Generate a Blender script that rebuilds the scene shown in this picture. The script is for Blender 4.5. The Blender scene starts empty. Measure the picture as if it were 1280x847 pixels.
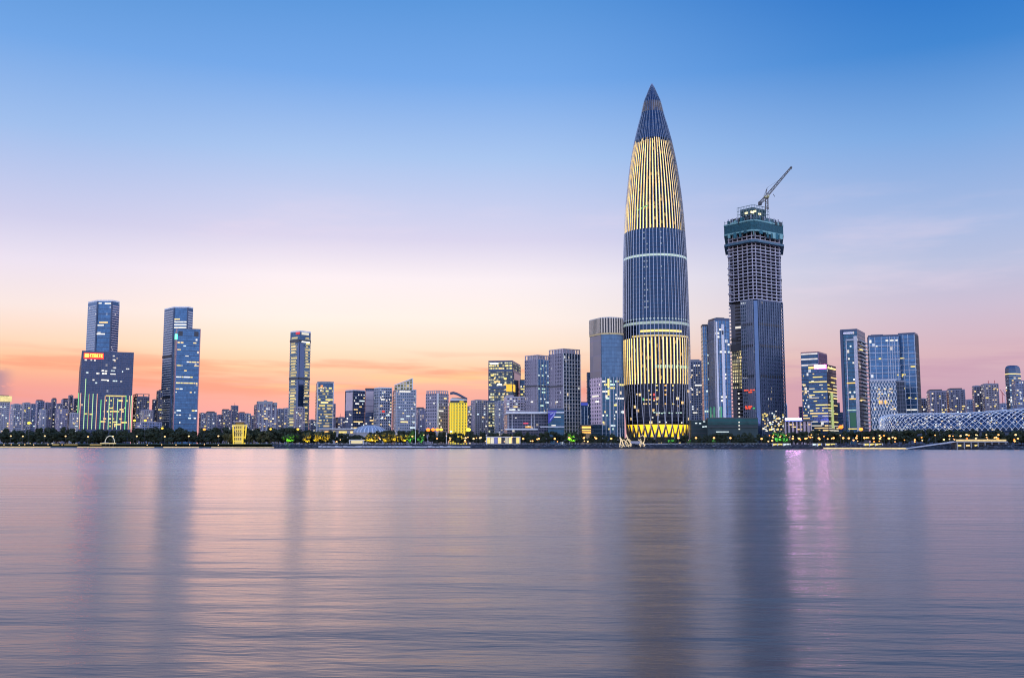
import bpy, bmesh, math, random
from mathutils import Vector

random.seed(7)
S = bpy.context.scene
COL = S.collection
rad = math.radians

# ------------------------------------------------------------------ camera
F_PX, HC = 1190.0, 4.0                      # focal length in photo pixels, eye height over the water
TH = math.atan((554.7 - 423.5) / F_PX)      # camera pitch
cd = bpy.data.cameras.new('camera'); cam = bpy.data.objects.new('camera', cd); COL.objects.link(cam)
cam.location = (0, 0, HC); cam.rotation_euler = (math.pi / 2 + TH, 0, 0)
cd.sensor_width = 36.0; cd.lens = 36.0 * F_PX / 1280.0; cd.clip_start = 0.5; cd.clip_end = 80000
S.camera = cam

# ------------------------------------------------------------------ world
W = bpy.data.worlds.new('World'); S.world = W; W.use_nodes = True
SUN_EL, SUN_AZ = 1.5, -14.0                 # degrees, azimuth from +Y towards +X


def lin(c):
    return tuple((v / 255 / 12.92) if v / 255 <= 0.04045 else ((v / 255 + 0.055) / 1.055) ** 2.4 for v in c)


class NT:
    """small helper for node trees"""
    def __init__(s, tree): s.t = tree; s.n = tree.nodes; s.l = tree.links
    def new(s, typ, **kw):
        n = s.n.new(typ)
        for k, v in kw.items(): setattr(n, k, v)
        return n
    def put(s, sock, v):
        if isinstance(v, bpy.types.NodeSocket): s.l.new(v, sock)
        elif isinstance(v, (tuple, list)) and len(v) == 3 and sock.type == 'RGBA': sock.default_value = (*v, 1)
        else: sock.default_value = v
    def math(s, op, a, b=None, c=None, clamp=False):
        n = s.new('ShaderNodeMath', operation=op); n.use_clamp = clamp
        for i, v in enumerate((a, b, c)):
            if v is not None: s.put(n.inputs[i], v)
        return n.outputs[0]
    def mix(s, f, a, b, blend='MIX'):
        n = s.new('ShaderNodeMix', data_type='RGBA', blend_type=blend)
        s.put(n.inputs[0], f); s.put(n.inputs[6], a); s.put(n.inputs[7], b)
        return n.outputs[2]
    def ramp(s, f, stops, interp='LINEAR'):
        n = s.new('ShaderNodeValToRGB'); r = n.color_ramp; r.interpolation = interp
        while len(r.elements) < len(stops): r.elements.new(0.5)
        for e, (p, c) in zip(r.elements, stops): e.position = p; e.color = (*c, 1) if len(c) == 3 else c
        s.put(n.inputs[0], f); return n.outputs[0]
    def smooth(s, v, a, b):
        n = s.new('ShaderNodeMapRange', interpolation_type='SMOOTHSTEP')
        s.put(n.inputs[0], v); n.inputs[1].default_value = a; n.inputs[2].default_value = b
        return n.outputs[0]
    def noise(s, vec, scale=1, detail=4, rough=0.5, lac=2.0):
        n = s.new('ShaderNodeTexNoise'); s.put(n.inputs['Vector'], vec)
        n.inputs['Scale'].default_value = scale; n.inputs['Detail'].default_value = detail
        n.inputs['Roughness'].default_value = rough; n.inputs['Lacunarity'].default_value = lac
        return n.outputs['Fac']
    def xyz(s, x=0.0, y=0.0, z=0.0):
        n = s.new('ShaderNodeCombineXYZ')
        for i, v in enumerate((x, y, z)): s.put(n.inputs[i], v)
        return n.outputs[0]


def build_world():
    t = NT(W.node_tree); t.n.clear()
    out = t.new('ShaderNodeOutputWorld')
    tc = t.new('ShaderNodeTexCoord'); sp = t.new('ShaderNodeSeparateXYZ'); t.l.new(tc.outputs['Generated'], sp.inputs[0])
    el = t.math('DEGREES', t.math('ARCSINE', sp.outputs[2]))
    az = t.math('DEGREES', t.math('ARCTAN2', sp.outputs[0], sp.outputs[1]))
    pos = t.math('DIVIDE', t.math('MAXIMUM', el, 0.0), 60.0, clamp=True)
    def R(stops): return t.ramp(pos, [(e / 60.0, lin(c)) for e, c in stops])
    left = R([(0, (206, 150, 172)), (1.7, (224, 156, 168)), (3.1, (240, 162, 154)), (4.4, (251, 192, 152)), (5.6, (252, 216, 190)),
              (7.4, (247, 230, 226)), (9.8, (234, 225, 241)), (12.2, (206, 206, 236)), (17, (158, 190, 237)), (21.5, (113, 166, 231)),
              (25.9, (84, 146, 214)), (60, (48, 92, 176))])
    mid = R([(0, (220, 160, 170)), (1.7, (232, 164, 166)), (3.1, (242, 174, 162)), (4.4, (252, 205, 170)), (5.6, (253, 226, 202)),
             (7.4, (253, 240, 232)), (9.8, (248, 238, 244)), (12.2, (216, 212, 238)), (17, (168, 197, 240)), (21.5, (115, 168, 234)),
             (25.9, (88, 150, 220)), (60, (44, 92, 178))])
    right = R([(0, (186, 156, 184)), (1.7, (200, 158, 180)), (3.1, (204, 166, 186)), (5, (216, 180, 191)), (7.4, (205, 190, 211)),
               (9.8, (186, 193, 223)), (12.2, (168, 187, 227)), (17, (122, 168, 226)), (21.5, (64, 134, 210)), (25.9, (30, 112, 198)),
               (60, (30, 84, 168))])
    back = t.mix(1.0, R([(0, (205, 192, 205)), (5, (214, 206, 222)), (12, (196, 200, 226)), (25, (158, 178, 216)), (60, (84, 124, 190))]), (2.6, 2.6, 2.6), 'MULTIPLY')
    c = t.mix(t.smooth(az, -27, -11), left, mid)
    c = t.mix(t.smooth(az, -2, 27), c, right)
    # thin streaks of lit cloud low over the horizon
    v = t.xyz(t.math('MULTIPLY', az, 0.045), t.math('ADD', t.math('MULTIPLY', el, 0.55), t.math('MULTIPLY', az, 0.012)), 0.0)
    n1 = t.noise(v, 1.6, 5, 0.55)
    band = t.math('MULTIPLY', t.smooth(el, 2.0, 3.4), t.math('SUBTRACT', 1.0, t.smooth(el, 4.2, 6.0)))
    st = t.math('MULTIPLY', t.smooth(n1, 0.47, 0.62), band)
    cl = t.mix(t.smooth(az, 0, 20), lin((244, 148, 128)), lin((200, 158, 182)))
    c = t.mix(t.math('MULTIPLY', st, 0.62), c, cl)
    n2 = t.noise(t.xyz(t.math('MULTIPLY', az, 0.04), t.math('MULTIPLY', el, 0.62), 3.7), 1.5, 4, 0.5)
    st2 = t.math('MULTIPLY', t.smooth(n2, 0.55, 0.68), band)
    c = t.mix(t.math('MULTIPLY', st2, 0.55), c, t.mix(t.smooth(az, 0, 20), lin((255, 214, 150)), lin((238, 178, 186))))
    # faint pink wisps higher up
    n3 = t.noise(t.xyz(t.math('MULTIPLY', az, 0.05), t.math('MULTIPLY', el, 0.28), 9.1), 1.3, 5, 0.6)
    b3 = t.math('MULTIPLY', t.smooth(el, 6, 9), t.math('SUBTRACT', 1.0, t.smooth(el, 11, 17)))
    c = t.mix(t.math('MULTIPLY', t.math('MULTIPLY', t.smooth(n3, 0.5, 0.75), b3), 0.24), c, lin((250, 224, 236)))
    # small dark cloudlets far left
    n4 = t.noise(t.xyz(t.math('MULTIPLY', az, 0.6), t.math('MULTIPLY', el, 1.5), 1.3), 1.0, 4, 0.6)
    m4 = t.math('MULTIPLY', t.math('SUBTRACT', 1.0, t.smooth(az, -28.6, -27.4)), t.math('MULTIPLY', t.smooth(el, 2.1, 2.5), t.math('SUBTRACT', 1.0, t.smooth(el, 3.6, 4.2))))
    c = t.mix(t.math('MULTIPLY', t.smooth(n4, 0.42, 0.52), m4), c, lin((172, 138, 158)))
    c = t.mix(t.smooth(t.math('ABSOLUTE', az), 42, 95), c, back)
    bg = t.new('ShaderNodeBackground'); t.put(bg.inputs[0], c); bg.inputs[1].default_value = 1.0
    sky = t.new('ShaderNodeTexSky'); sky.sky_type = 'NISHITA'; sky.sun_disc = False
    sky.sun_elevation = rad(SUN_EL); sky.sun_rotation = rad(SUN_AZ)
    bs = t.new('ShaderNodeBackground'); t.l.new(sky.outputs[0], bs.inputs[0]); bs.inputs[1].default_value = 0.006
    add = t.new('ShaderNodeAddShader'); t.l.new(bg.outputs[0], add.inputs[0]); t.l.new(bs.outputs[0], add.inputs[1])
    t.l.new(add.outputs[0], out.inputs[0])


build_world()

sd = bpy.data.lights.new('sun', 'SUN'); sd.energy = 0.035; sd.angle = rad(14); sd.color = (1.0, 0.62, 0.42)
sun = bpy.data.objects.new('sun', sd); COL.objects.link(sun)
_d = Vector((math.sin(rad(SUN_AZ)) * math.cos(rad(3)), math.cos(rad(SUN_AZ)) * math.cos(rad(3)), math.sin(rad(3))))
sun.rotation_euler = _d.to_track_quat('Z', 'Y').to_euler()

S.view_settings.view_transform = 'Standard'; S.view_settings.look = 'None'
S.view_settings.exposure = 0.0; S.view_settings.gamma = 1.0
S.render.engine = 'CYCLES'
S.cycles.filter_width = 1.1
S.cycles.max_bounces = 5; S.cycles.glossy_bounces = 3; S.cycles.diffuse_bounces = 2
S.cycles.sample_clamp_indirect = 25.0; S.cycles.caustics_reflective = False; S.cycles.caustics_refractive = False

# ------------------------------------------------------------------ projection
CT, ST = math.cos(TH), math.sin(TH)


def at(x, y, D):
    """world point at distance D (along +Y) seen at photo pixel x, y"""
    cx, cy = (x - 640) / F_PX, (423.5 - y) / F_PX
    dy, dz = CT - cy * ST, ST + cy * CT
    return Vector((D * cx / dy, D, HC + D * dz / dy))


def zat(y, D): return at(640, y, D).z


SH = [(-400, 558.7), (0, 559.2), (300, 559.9), (600, 560.6), (900, 561.0), (1150, 561.5), (1280, 561.9), (1700, 562.6)]


def shoreD(x):
    for (a, ya), (b, yb) in zip(SH, SH[1:]):
        if x <= b:
            y = ya + (yb - ya) * (x - a) / (b - a); break
    else: y = SH[-1][1]
    cy = (423.5 - y) / F_PX
    return -HC * (CT - cy * ST) / (ST + cy * CT)


GZ = 3.5
# ------------------------------------------------------------------ materials
MATS = {}


def pmat(name, col, rough=0.6, metal=0.0, emit=None, es=0.0, var=0.0, vscale=0.2, spec=0.5):
    if name in MATS: return MATS[name]
    m = bpy.data.materials.new(name); m.use_nodes = True
    t = NT(m.node_tree); b = t.n['Principled BSDF']
    b.inputs['Base Color'].default_value = (*col, 1); b.inputs['Roughness'].default_value = rough
    b.inputs['Metallic'].default_value = metal; b.inputs['Specular IOR Level'].default_value = spec
    if var:
        tc = t.new('ShaderNodeTexCoord'); oi = t.new('ShaderNodeObjectInfo')
        n = t.noise(tc.outputs['Object'], vscale, 5, 0.6)
        f = t.math('ADD', t.math('MULTIPLY', t.math('SUBTRACT', n, 0.5), 2 * var), t.math('ADD', 1 - var * .5, t.math('MULTIPLY', oi.outputs['Random'], var)))
        c = t.mix(1.0, col, f, 'MULTIPLY')
        t.put(b.inputs['Base Color'], c)
    if emit:
        b.inputs['Emission Color'].default_value = (*emit, 1); b.inputs['Emission Strength'].default_value = es
    MATS[name] = m; return m


def lit(name, col, s, var=0.5):
    """a lit pane: emission varies a little from pane to pane"""
    if name in MATS: return MATS[name]
    m = bpy.data.materials.new(name); m.use_nodes = True
    t = NT(m.node_tree); b = t.n['Principled BSDF']
    b.inputs['Base Color'].default_value = (0.02, 0.02, 0.02, 1); b.inputs['Roughness'].default_value = 0.4
    oi = t.new('ShaderNodeObjectInfo'); tc = t.new('ShaderNodeTexCoord')
    n = t.noise(tc.outputs['Object'], 0.35, 2, 0.6)
    k = t.math('ADD', t.math('MULTIPLY', oi.outputs['Random'], var), t.math('MULTIPLY', n, 1.0))
    b.inputs['Emission Color'].default_value = (*col, 1)
    t.put(b.inputs['Emission Strength'], t.math('MULTIPLY', t.math('ADD', k, 0.35), s))
    MATS[name] = m; return m


def facade(name, wall, glass, cw, ch, fw, fh, litp=0.1, warm=(1, .7, .3), cool=(.85, .92, 1), es=1.2, rough=0.2, metal=0.75, wr=0.7, blot=0.25):
    """window-grid curtain wall laid out in metres on the wall's own UV"""
    if name in MATS: return MATS[name]
    m = bpy.data.materials.new(name); m.use_nodes = True
    t = NT(m.node_tree); b = t.n['Principled BSDF']
    uv = t.new('ShaderNodeUVMap'); sp = t.new('ShaderNodeSeparateXYZ'); t.l.new(uv.outputs[0], sp.inputs[0])
    oi = t.new('ShaderNodeObjectInfo')
    u, v = t.math('DIVIDE', sp.outputs[0], cw), t.math('DIVIDE', sp.outputs[1], ch)
    fu, fv = t.math('FRACT', u), t.math('FRACT', v)
    iu = t.math('LESS_THAN', t.math('ABSOLUTE', t.math('SUBTRACT', fu, 0.5)), fw / 2)
    iv = t.math('LESS_THAN', t.math('ABSOLUTE', t.math('SUBTRACT', fv, 0.5)), fh / 2)
    ins = t.math('MULTIPLY', iu, iv)
    wn = t.new('ShaderNodeTexWhiteNoise', noise_dimensions='3D')
    t.put(wn.inputs['Vector'], t.xyz(t.math('FLOOR', u), t.math('FLOOR', v), t.math('MULTIPLY', oi.outputs['Random'], 93.7)))
    cs = t.new('ShaderNodeSeparateColor'); t.l.new(wn.outputs['Color'], cs.inputs[0])
    big = t.noise(t.xyz(sp.outputs[0], sp.outputs[1], t.math('MULTIPLY', oi.outputs['Random'], 50)), 0.03, 3, 0.6)
    gv = t.math('ADD', 1 - blot, t.math('MULTIPLY', t.math('ADD', cs.outputs[0], big), blot))
    gc = t.mix(1.0, (glass[0] * .19, glass[1] * .31, glass[2] * .37), gv, 'MULTIPLY')
    wv = t.math('ADD', 0.8, t.math('MULTIPLY', big, 0.4))
    wc = t.mix(1.0, tuple(min(.75, 1.35 * q) for q in wall), wv, 'MULTIPLY')
    t.put(b.inputs['Base Color'], t.mix(ins, wc, gc))
    t.put(b.inputs['Metallic'], t.math('MULTIPLY', ins, metal))
    t.put(b.inputs['Roughness'], t.math('ADD', wr, t.math('MULTIPLY', ins, t.math('ADD', rough - wr, t.math('MULTIPLY', cs.outputs[1], 0.12)))))
    if litp > 0:
        pr = t.math('MULTIPLY', t.math('MULTIPLY', big, 2.0), litp)
        on = t.math('MULTIPLY', t.math('LESS_THAN', wn.outputs['Value'], pr), ins)
        t.put(b.inputs['Emission Color'], t.mix(cs.outputs[2], warm, cool))
        t.put(b.inputs['Emission Strength'], t.math('MULTIPLY', on, t.math('MULTIPLY', es, t.math('ADD', 0.35, cs.outputs[1]))))
    MATS[name] = m; return m


M_WHITE = pmat('white_metal', (.82, .82, .84), .5, .0, var=.1)
M_PALE = pmat('pale_concrete', (.62, .61, .64), .75, var=.25)
M_CONC = pmat('grey_concrete', (.38, .38, .41), .8, var=.25)
M_DARK = pmat('dark_metal', (.06, .065, .08), .5, .3, var=.2)
M_NAVY = pmat('navy_panel', (.05, .08, .15), .35, .5, var=.2)
M_STEEL = pmat('fin_steel', (.44, .47, .56), .4, .6, var=.1)
M_FLAT = pmat('flats_concrete', (.25, .24, .31), .8, var=.3)
M_PINK = pmat('rose_stone', (.56, .45, .48), .7, var=.2)
L_WARM = lit('lit_warm', (1, .70, .28), 1.1)
L_YEL = lit('lit_yellow', (1, .78, .22), 1.0)
L_WHITE = lit('lit_white', (1, .95, .85), 1.1)
L_OLIVE = lit('lit_olive', (1, .76, .28), .62)
L_DIM = lit('lit_dim', (1, .93, .75), .6)
L_COOL = lit('lit_cool', (.8, .95, 1), 1.0)
L_ORANGE = lit('lit_orange', (1, .52, .1), 1.3)
L_MINT = lit('lit_mint', (.7, 1, .85), .8)
LITS = [L_WARM, L_YEL, L_WHITE, L_WHITE, L_COOL]


def glow(name, col, s): return pmat(name, (.02, .02, .02), .5, emit=col, es=s)


# ------------------------------------------------------------------ mesh helpers
class MB:
    def __init__(s): s.v, s.f, s.u = [], [], []
    def face(s, pts, uv=None):
        i = len(s.v); s.v += [Vector(p) for p in pts]; s.f.append(tuple(range(i, i + len(pts))))
        s.u.append(uv or [(p[0], p[2]) for p in pts])
    def hexa(s, a, b):
        """two quads (lower, upper) of four points each, counter-clockwise from above"""
        i = len(s.v); s.v += [Vector(p) for p in a] + [Vector(p) for p in b]
        for q in ((3, 2, 1, 0), (4, 5, 6, 7), (0, 1, 5, 4), (1, 2, 6, 5), (2, 3, 7, 6), (3, 0, 4, 7)):
            s.f.append(tuple(i + k for k in q)); s.u.append([(s.v[i + k].x + s.v[i + k].y, s.v[i + k].z) for k in q])
    def box(s, x0, x1, y0, y1, z0, z1):
        s.hexa([(x0, y0, z0), (x1, y0, z0), (x1, y1, z0), (x0, y1, z0)], [(x0, y0, z1), (x1, y0, z1), (x1, y1, z1), (x0, y1, z1)])
    def prism(s, poly, z0, z1, top=None, cap=True):
        top = top or poly; n = len(poly); acc = 0.0
        zz = z1 if isinstance(z1, (list, tuple)) else [z1] * n
        for k in range(n):
            p, q = poly[k], poly[(k + 1) % n]; P, Q = top[k], top[(k + 1) % n]
            L = (Vector(q) - Vector(p)).length
            s.face([(p[0], p[1], z0), (q[0], q[1], z0), (Q[0], Q[1], zz[(k + 1) % n]), (P[0], P[1], zz[k])],
                   [(acc, 0), (acc + L, 0), (acc + L, zz[(k + 1) % n] - z0), (acc, zz[k] - z0)])
            acc += L
        if cap:
            s.face([(p[0], p[1], zz[k]) for k, p in enumerate(top)], [(.01, .01)] * n)
            s.face([(p[0], p[1], z0) for p in reversed(poly)], [(.01, .01)] * n)
    def tube(s, pts, r, n=5, close=True):
        """swept tube along points; r a number or one per point"""
        pts = [Vector(p) for p in pts]; rs = r if isinstance(r, (list, tuple)) else [r] * len(pts)
        base = len(s.v); up0 = Vector((0.31, 0.17, 0.93))
        for k, p in enumerate(pts):
            d = (pts[min(k + 1, len(pts) - 1)] - pts[max(k - 1, 0)]).normalized()
            a = d.cross(up0 if abs(d.dot(up0)) < .95 else Vector((1, 0, 0))).normalized(); b = d.cross(a)
            for j in range(n):
                w = 2 * math.pi * j / n; s.v.append(p + rs[k] * (a * math.cos(w) + b * math.sin(w)))
        for k in range(len(pts) - 1):
            for j in range(n):
                q = (base + k * n + j, base + k * n + (j + 1) % n, base + (k + 1) * n + (j + 1) % n, base + (k + 1) * n + j)
                s.f.append(q); s.u.append([(0, 0)] * 4)
        if close:
            s.f.append(tuple(base + j for j in reversed(range(n)))); s.u.append([(0, 0)] * n)
            s.f.append(tuple(base + (len(pts) - 1) * n + j for j in range(n))); s.u.append([(0, 0)] * n)
    def lathe(s, cx, cy, prof, n=48, a0=0.0, a1=2 * math.pi):
        """prof: list of (r, z) upward"""
        full = abs(a1 - a0 - 2 * math.pi) < 1e-6
        m = n if full else n + 1; base = len(s.v)
        for r, z in prof:
            for j in range(m):
                a = a0 + (a1 - a0) * j / n; s.v.append(Vector((cx + r * math.cos(a), cy + r * math.sin(a), z)))
        R = max(r for r, z in prof); z00 = prof[0][1]
        for k in range(len(prof) - 1):
            for j in range(n):
                j2 = (j + 1) % m
                s.f.append((base + k * m + j, base + k * m + j2, base + (k + 1) * m + j2, base + (k + 1) * m + j))
                u0, u1 = R * (a1 - a0) * j / n, R * (a1 - a0) * (j + 1) / n
                s.u.append([(u0, prof[k][1] - z00), (u1, prof[k][1] - z00), (u1, prof[k + 1][1] - z00), (u0, prof[k + 1][1] - z00)])
    def blob(s, c, rx, ry, rz, n=10, m=6):
        base = len(s.v); c = Vector(c)
        for i in range(m + 1):
            t = math.pi * i / m
            for j in range(n):
                a = 2 * math.pi * j / n
                s.v.append(c + Vector((rx * math.sin(t) * math.cos(a), ry * math.sin(t) * math.sin(a), -rz * math.cos(t))))
        for i in range(m):
            for j in range(n):
                s.f.append((base + i * n + j, base + i * n + (j + 1) % n, base + (i + 1) * n + (j + 1) % n, base + (i + 1) * n + j)); s.u.append([(0, 0)] * 4)
    def mesh(s, name, m, off=Vector((0, 0, 0))):
        me = bpy.data.meshes.new(name); me.from_pydata([tuple(v - off) for v in s.v], [], s.f)
        ul = me.uv_layers.new(name='UVMap'); flat = [c for q in s.u for p in q for c in p]
        ul.data.foreach_set('uv', flat)
        me.materials.append(m); return me
    def build(s, name, m, parent=None, smooth=False):
        off = wpos(parent) if parent else Vector((0, 0, 0))
        me = s.mesh(name, m, off)
        if smooth: me.polygons.foreach_set('use_smooth', [True] * len(me.polygons))
        o = bpy.data.objects.new(name, me); COL.objects.link(o)
        if parent: o.parent = parent
        return o


def wpos(o):
    p = Vector((0, 0, 0))
    while o: p += o.location; o = o.parent
    return p


def tag(o, label=None, cat=None, group=None, kind=None):
    if label:
        o['label'] = label
        if not 4 <= len(label.split()) <= 16: print('LABELLEN', len(label.split()), label)
    if cat: o['category'] = cat
    if group: o['group'] = group
    if kind: o['kind'] = kind
    return o


def thing(name, label, cat, loc, group=None):
    o = bpy.data.objects.new(name, None); COL.objects.link(o); o.location = loc; o.empty_display_size = 2
    return tag(o, label, cat, group)


# ------------------------------------------------------------------ setting: water, ground, shore
def water_mat():
    m = bpy.data.materials.new('bay_water'); m.use_nodes = True
    t = NT(m.node_tree); t.n.remove(t.n['Principled BSDF']); out = t.n['Material Output']
    tc = t.new('ShaderNodeTexCoord'); sp = t.new('ShaderNodeSeparateXYZ'); t.l.new(tc.outputs['Object'], sp.inputs[0])
    x, y = sp.outputs[0], sp.outputs[1]
    n1 = t.noise(t.xyz(t.math('MULTIPLY', x, 0.015), t.math('ADD', t.math('MULTIPLY', y, 0.055), t.math('MULTIPLY', x, 0.003)), 0), 1.0, 8, 0.58)
    n2 = t.noise(t.xyz(t.math('MULTIPLY', x, 0.10), t.math('MULTIPLY', y, 0.33), 5), 1.0, 2, 0.5)
    hgt = t.math('ADD', t.math('MULTIPLY', n1, 1.6), t.math('MULTIPLY', n2, 0.22))
    bp = t.new('ShaderNodeBump'); bp.inputs['Strength'].default_value = 1.0; bp.inputs['Distance'].default_value = 0.29
    t.put(bp.inputs['Height'], hgt)
    n3 = t.noise(t.xyz(t.math('MULTIPLY', x, 0.0025), t.math('MULTIPLY', y, 0.02), 8), 1.0, 6, 0.6)
    gl = t.new('ShaderNodeBsdfGlossy'); gl.inputs['Color'].default_value = (.95, .86, .84, 1); t.l.new(bp.outputs[0], gl.inputs['Normal'])
    t.put(gl.inputs['Roughness'], t.math('ADD', 0.14, t.math('MULTIPLY', n3, 0.16)))
    df = t.new('ShaderNodeBsdfDiffuse'); df.inputs['Color'].default_value = (.035, .03, .036, 1)
    fr = t.new('ShaderNodeFresnel'); fr.inputs['IOR'].default_value = 1.36; t.l.new(bp.outputs[0], fr.inputs['Normal'])
    mx = t.new('ShaderNodeMixShader'); t.put(mx.inputs[0], fr.outputs[0]); t.l.new(df.outputs[0], mx.inputs[1]); t.l.new(gl.outputs[0], mx.inputs[2])
    t.l.new(mx.outputs[0], out.inputs[0])
    return m


w = MB(); w.face([(-15000, -4000, 0), (15000, -4000, 0), (15000, 9000, 0), (-15000, 9000, 0)])
tag(w.build('water', water_mat()), kind='structure')


def ground_mat(name, c1, c2, scale, rough=.9, lo=.35, hi=.65):
    m = bpy.data.materials.new(name); m.use_nodes = True
    t = NT(m.node_tree); b = t.n['Principled BSDF']; b.inputs['Roughness'].default_value = rough
    tc = t.new('ShaderNodeTexCoord')
    t.put(b.inputs['Base Color'], t.mix(t.smooth(t.noise(tc.outputs['Object'], scale, 8, .65), lo, hi), c1, c2))
    return m


xs = list(range(-400, 1701, 20))
edge = [(at(x, 560, shoreD(x)).x, shoreD(x)) for x in xs]
g = MB()
for (xa, da), (xb, db) in zip(edge, edge[1:]):
    g.face([(xa * 1.01, da + 12, GZ), (xb * 1.01, db + 12, GZ), (xb * 8, 8000, GZ), (xa * 8, 8000, GZ)])
tag(g.build('ground', ground_mat('ground_mix', (.05, .055, .05), (.10, .10, .095), .05)), kind='structure')


def bank(name, x0, x1, prof, m, jit=.25, step=4):
    """strip along the shoreline; prof = [(offset inland, z), ...]"""
    b = MB(); rows = []
    x = x0
    while x <= x1 + .01:
        D = shoreD(x); X = at(x, 560, D).x
        rows.append([(X * (1 + o / D) + random.uniform(-jit, jit), D + o + random.uniform(-jit, jit), z + random.uniform(-jit, jit)) for o, z in prof]); x += step
    for A, B_ in zip(rows, rows[1:]):
        for k in range(len(prof) - 1): b.face([A[k], B_[k], B_[k + 1], A[k + 1]])
    return tag(b.build(name, m), kind='structure')


M_ROCK = ground_mat('revetment_rock', (.005, .006, .011), (.16, .16, .19), .45, .8, .5, .68)
M_LAWN = ground_mat('lawn_grass', (.025, .05, .012), (.06, .10, .02), .12)
M_BANK = ground_mat('shore_stone', (.05, .05, .055), (.16, .155, .16), .3)
bank('shore_slope', -400, 340, [(-1, -.4), (3, .5), (8, 1.0)], M_BANK, .12)
bank('lawn', -400, 348, [(8, .95), (22, 2.0), (40, 3.3), (60, 4.3), (85, 3.6)], M_LAWN, .12)
bank('revetment', 340, 1700, [(-1, -.4), (2, .6), (5, 1.5), (8, 2.4), (11, 3.3), (13, 3.65)], M_ROCK, .35, 2)
bank('promenade', 340, 1700, [(12.8, 3.72), (30, 3.8), (31, 3.4)], pmat('promenade_paving', (.10, .095, .10), .8, var=.3), .02)

# ------------------------------------------------------------------ buildings
def cross2(a, b): return a[0] * b[1] - a[1] * b[0]


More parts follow.
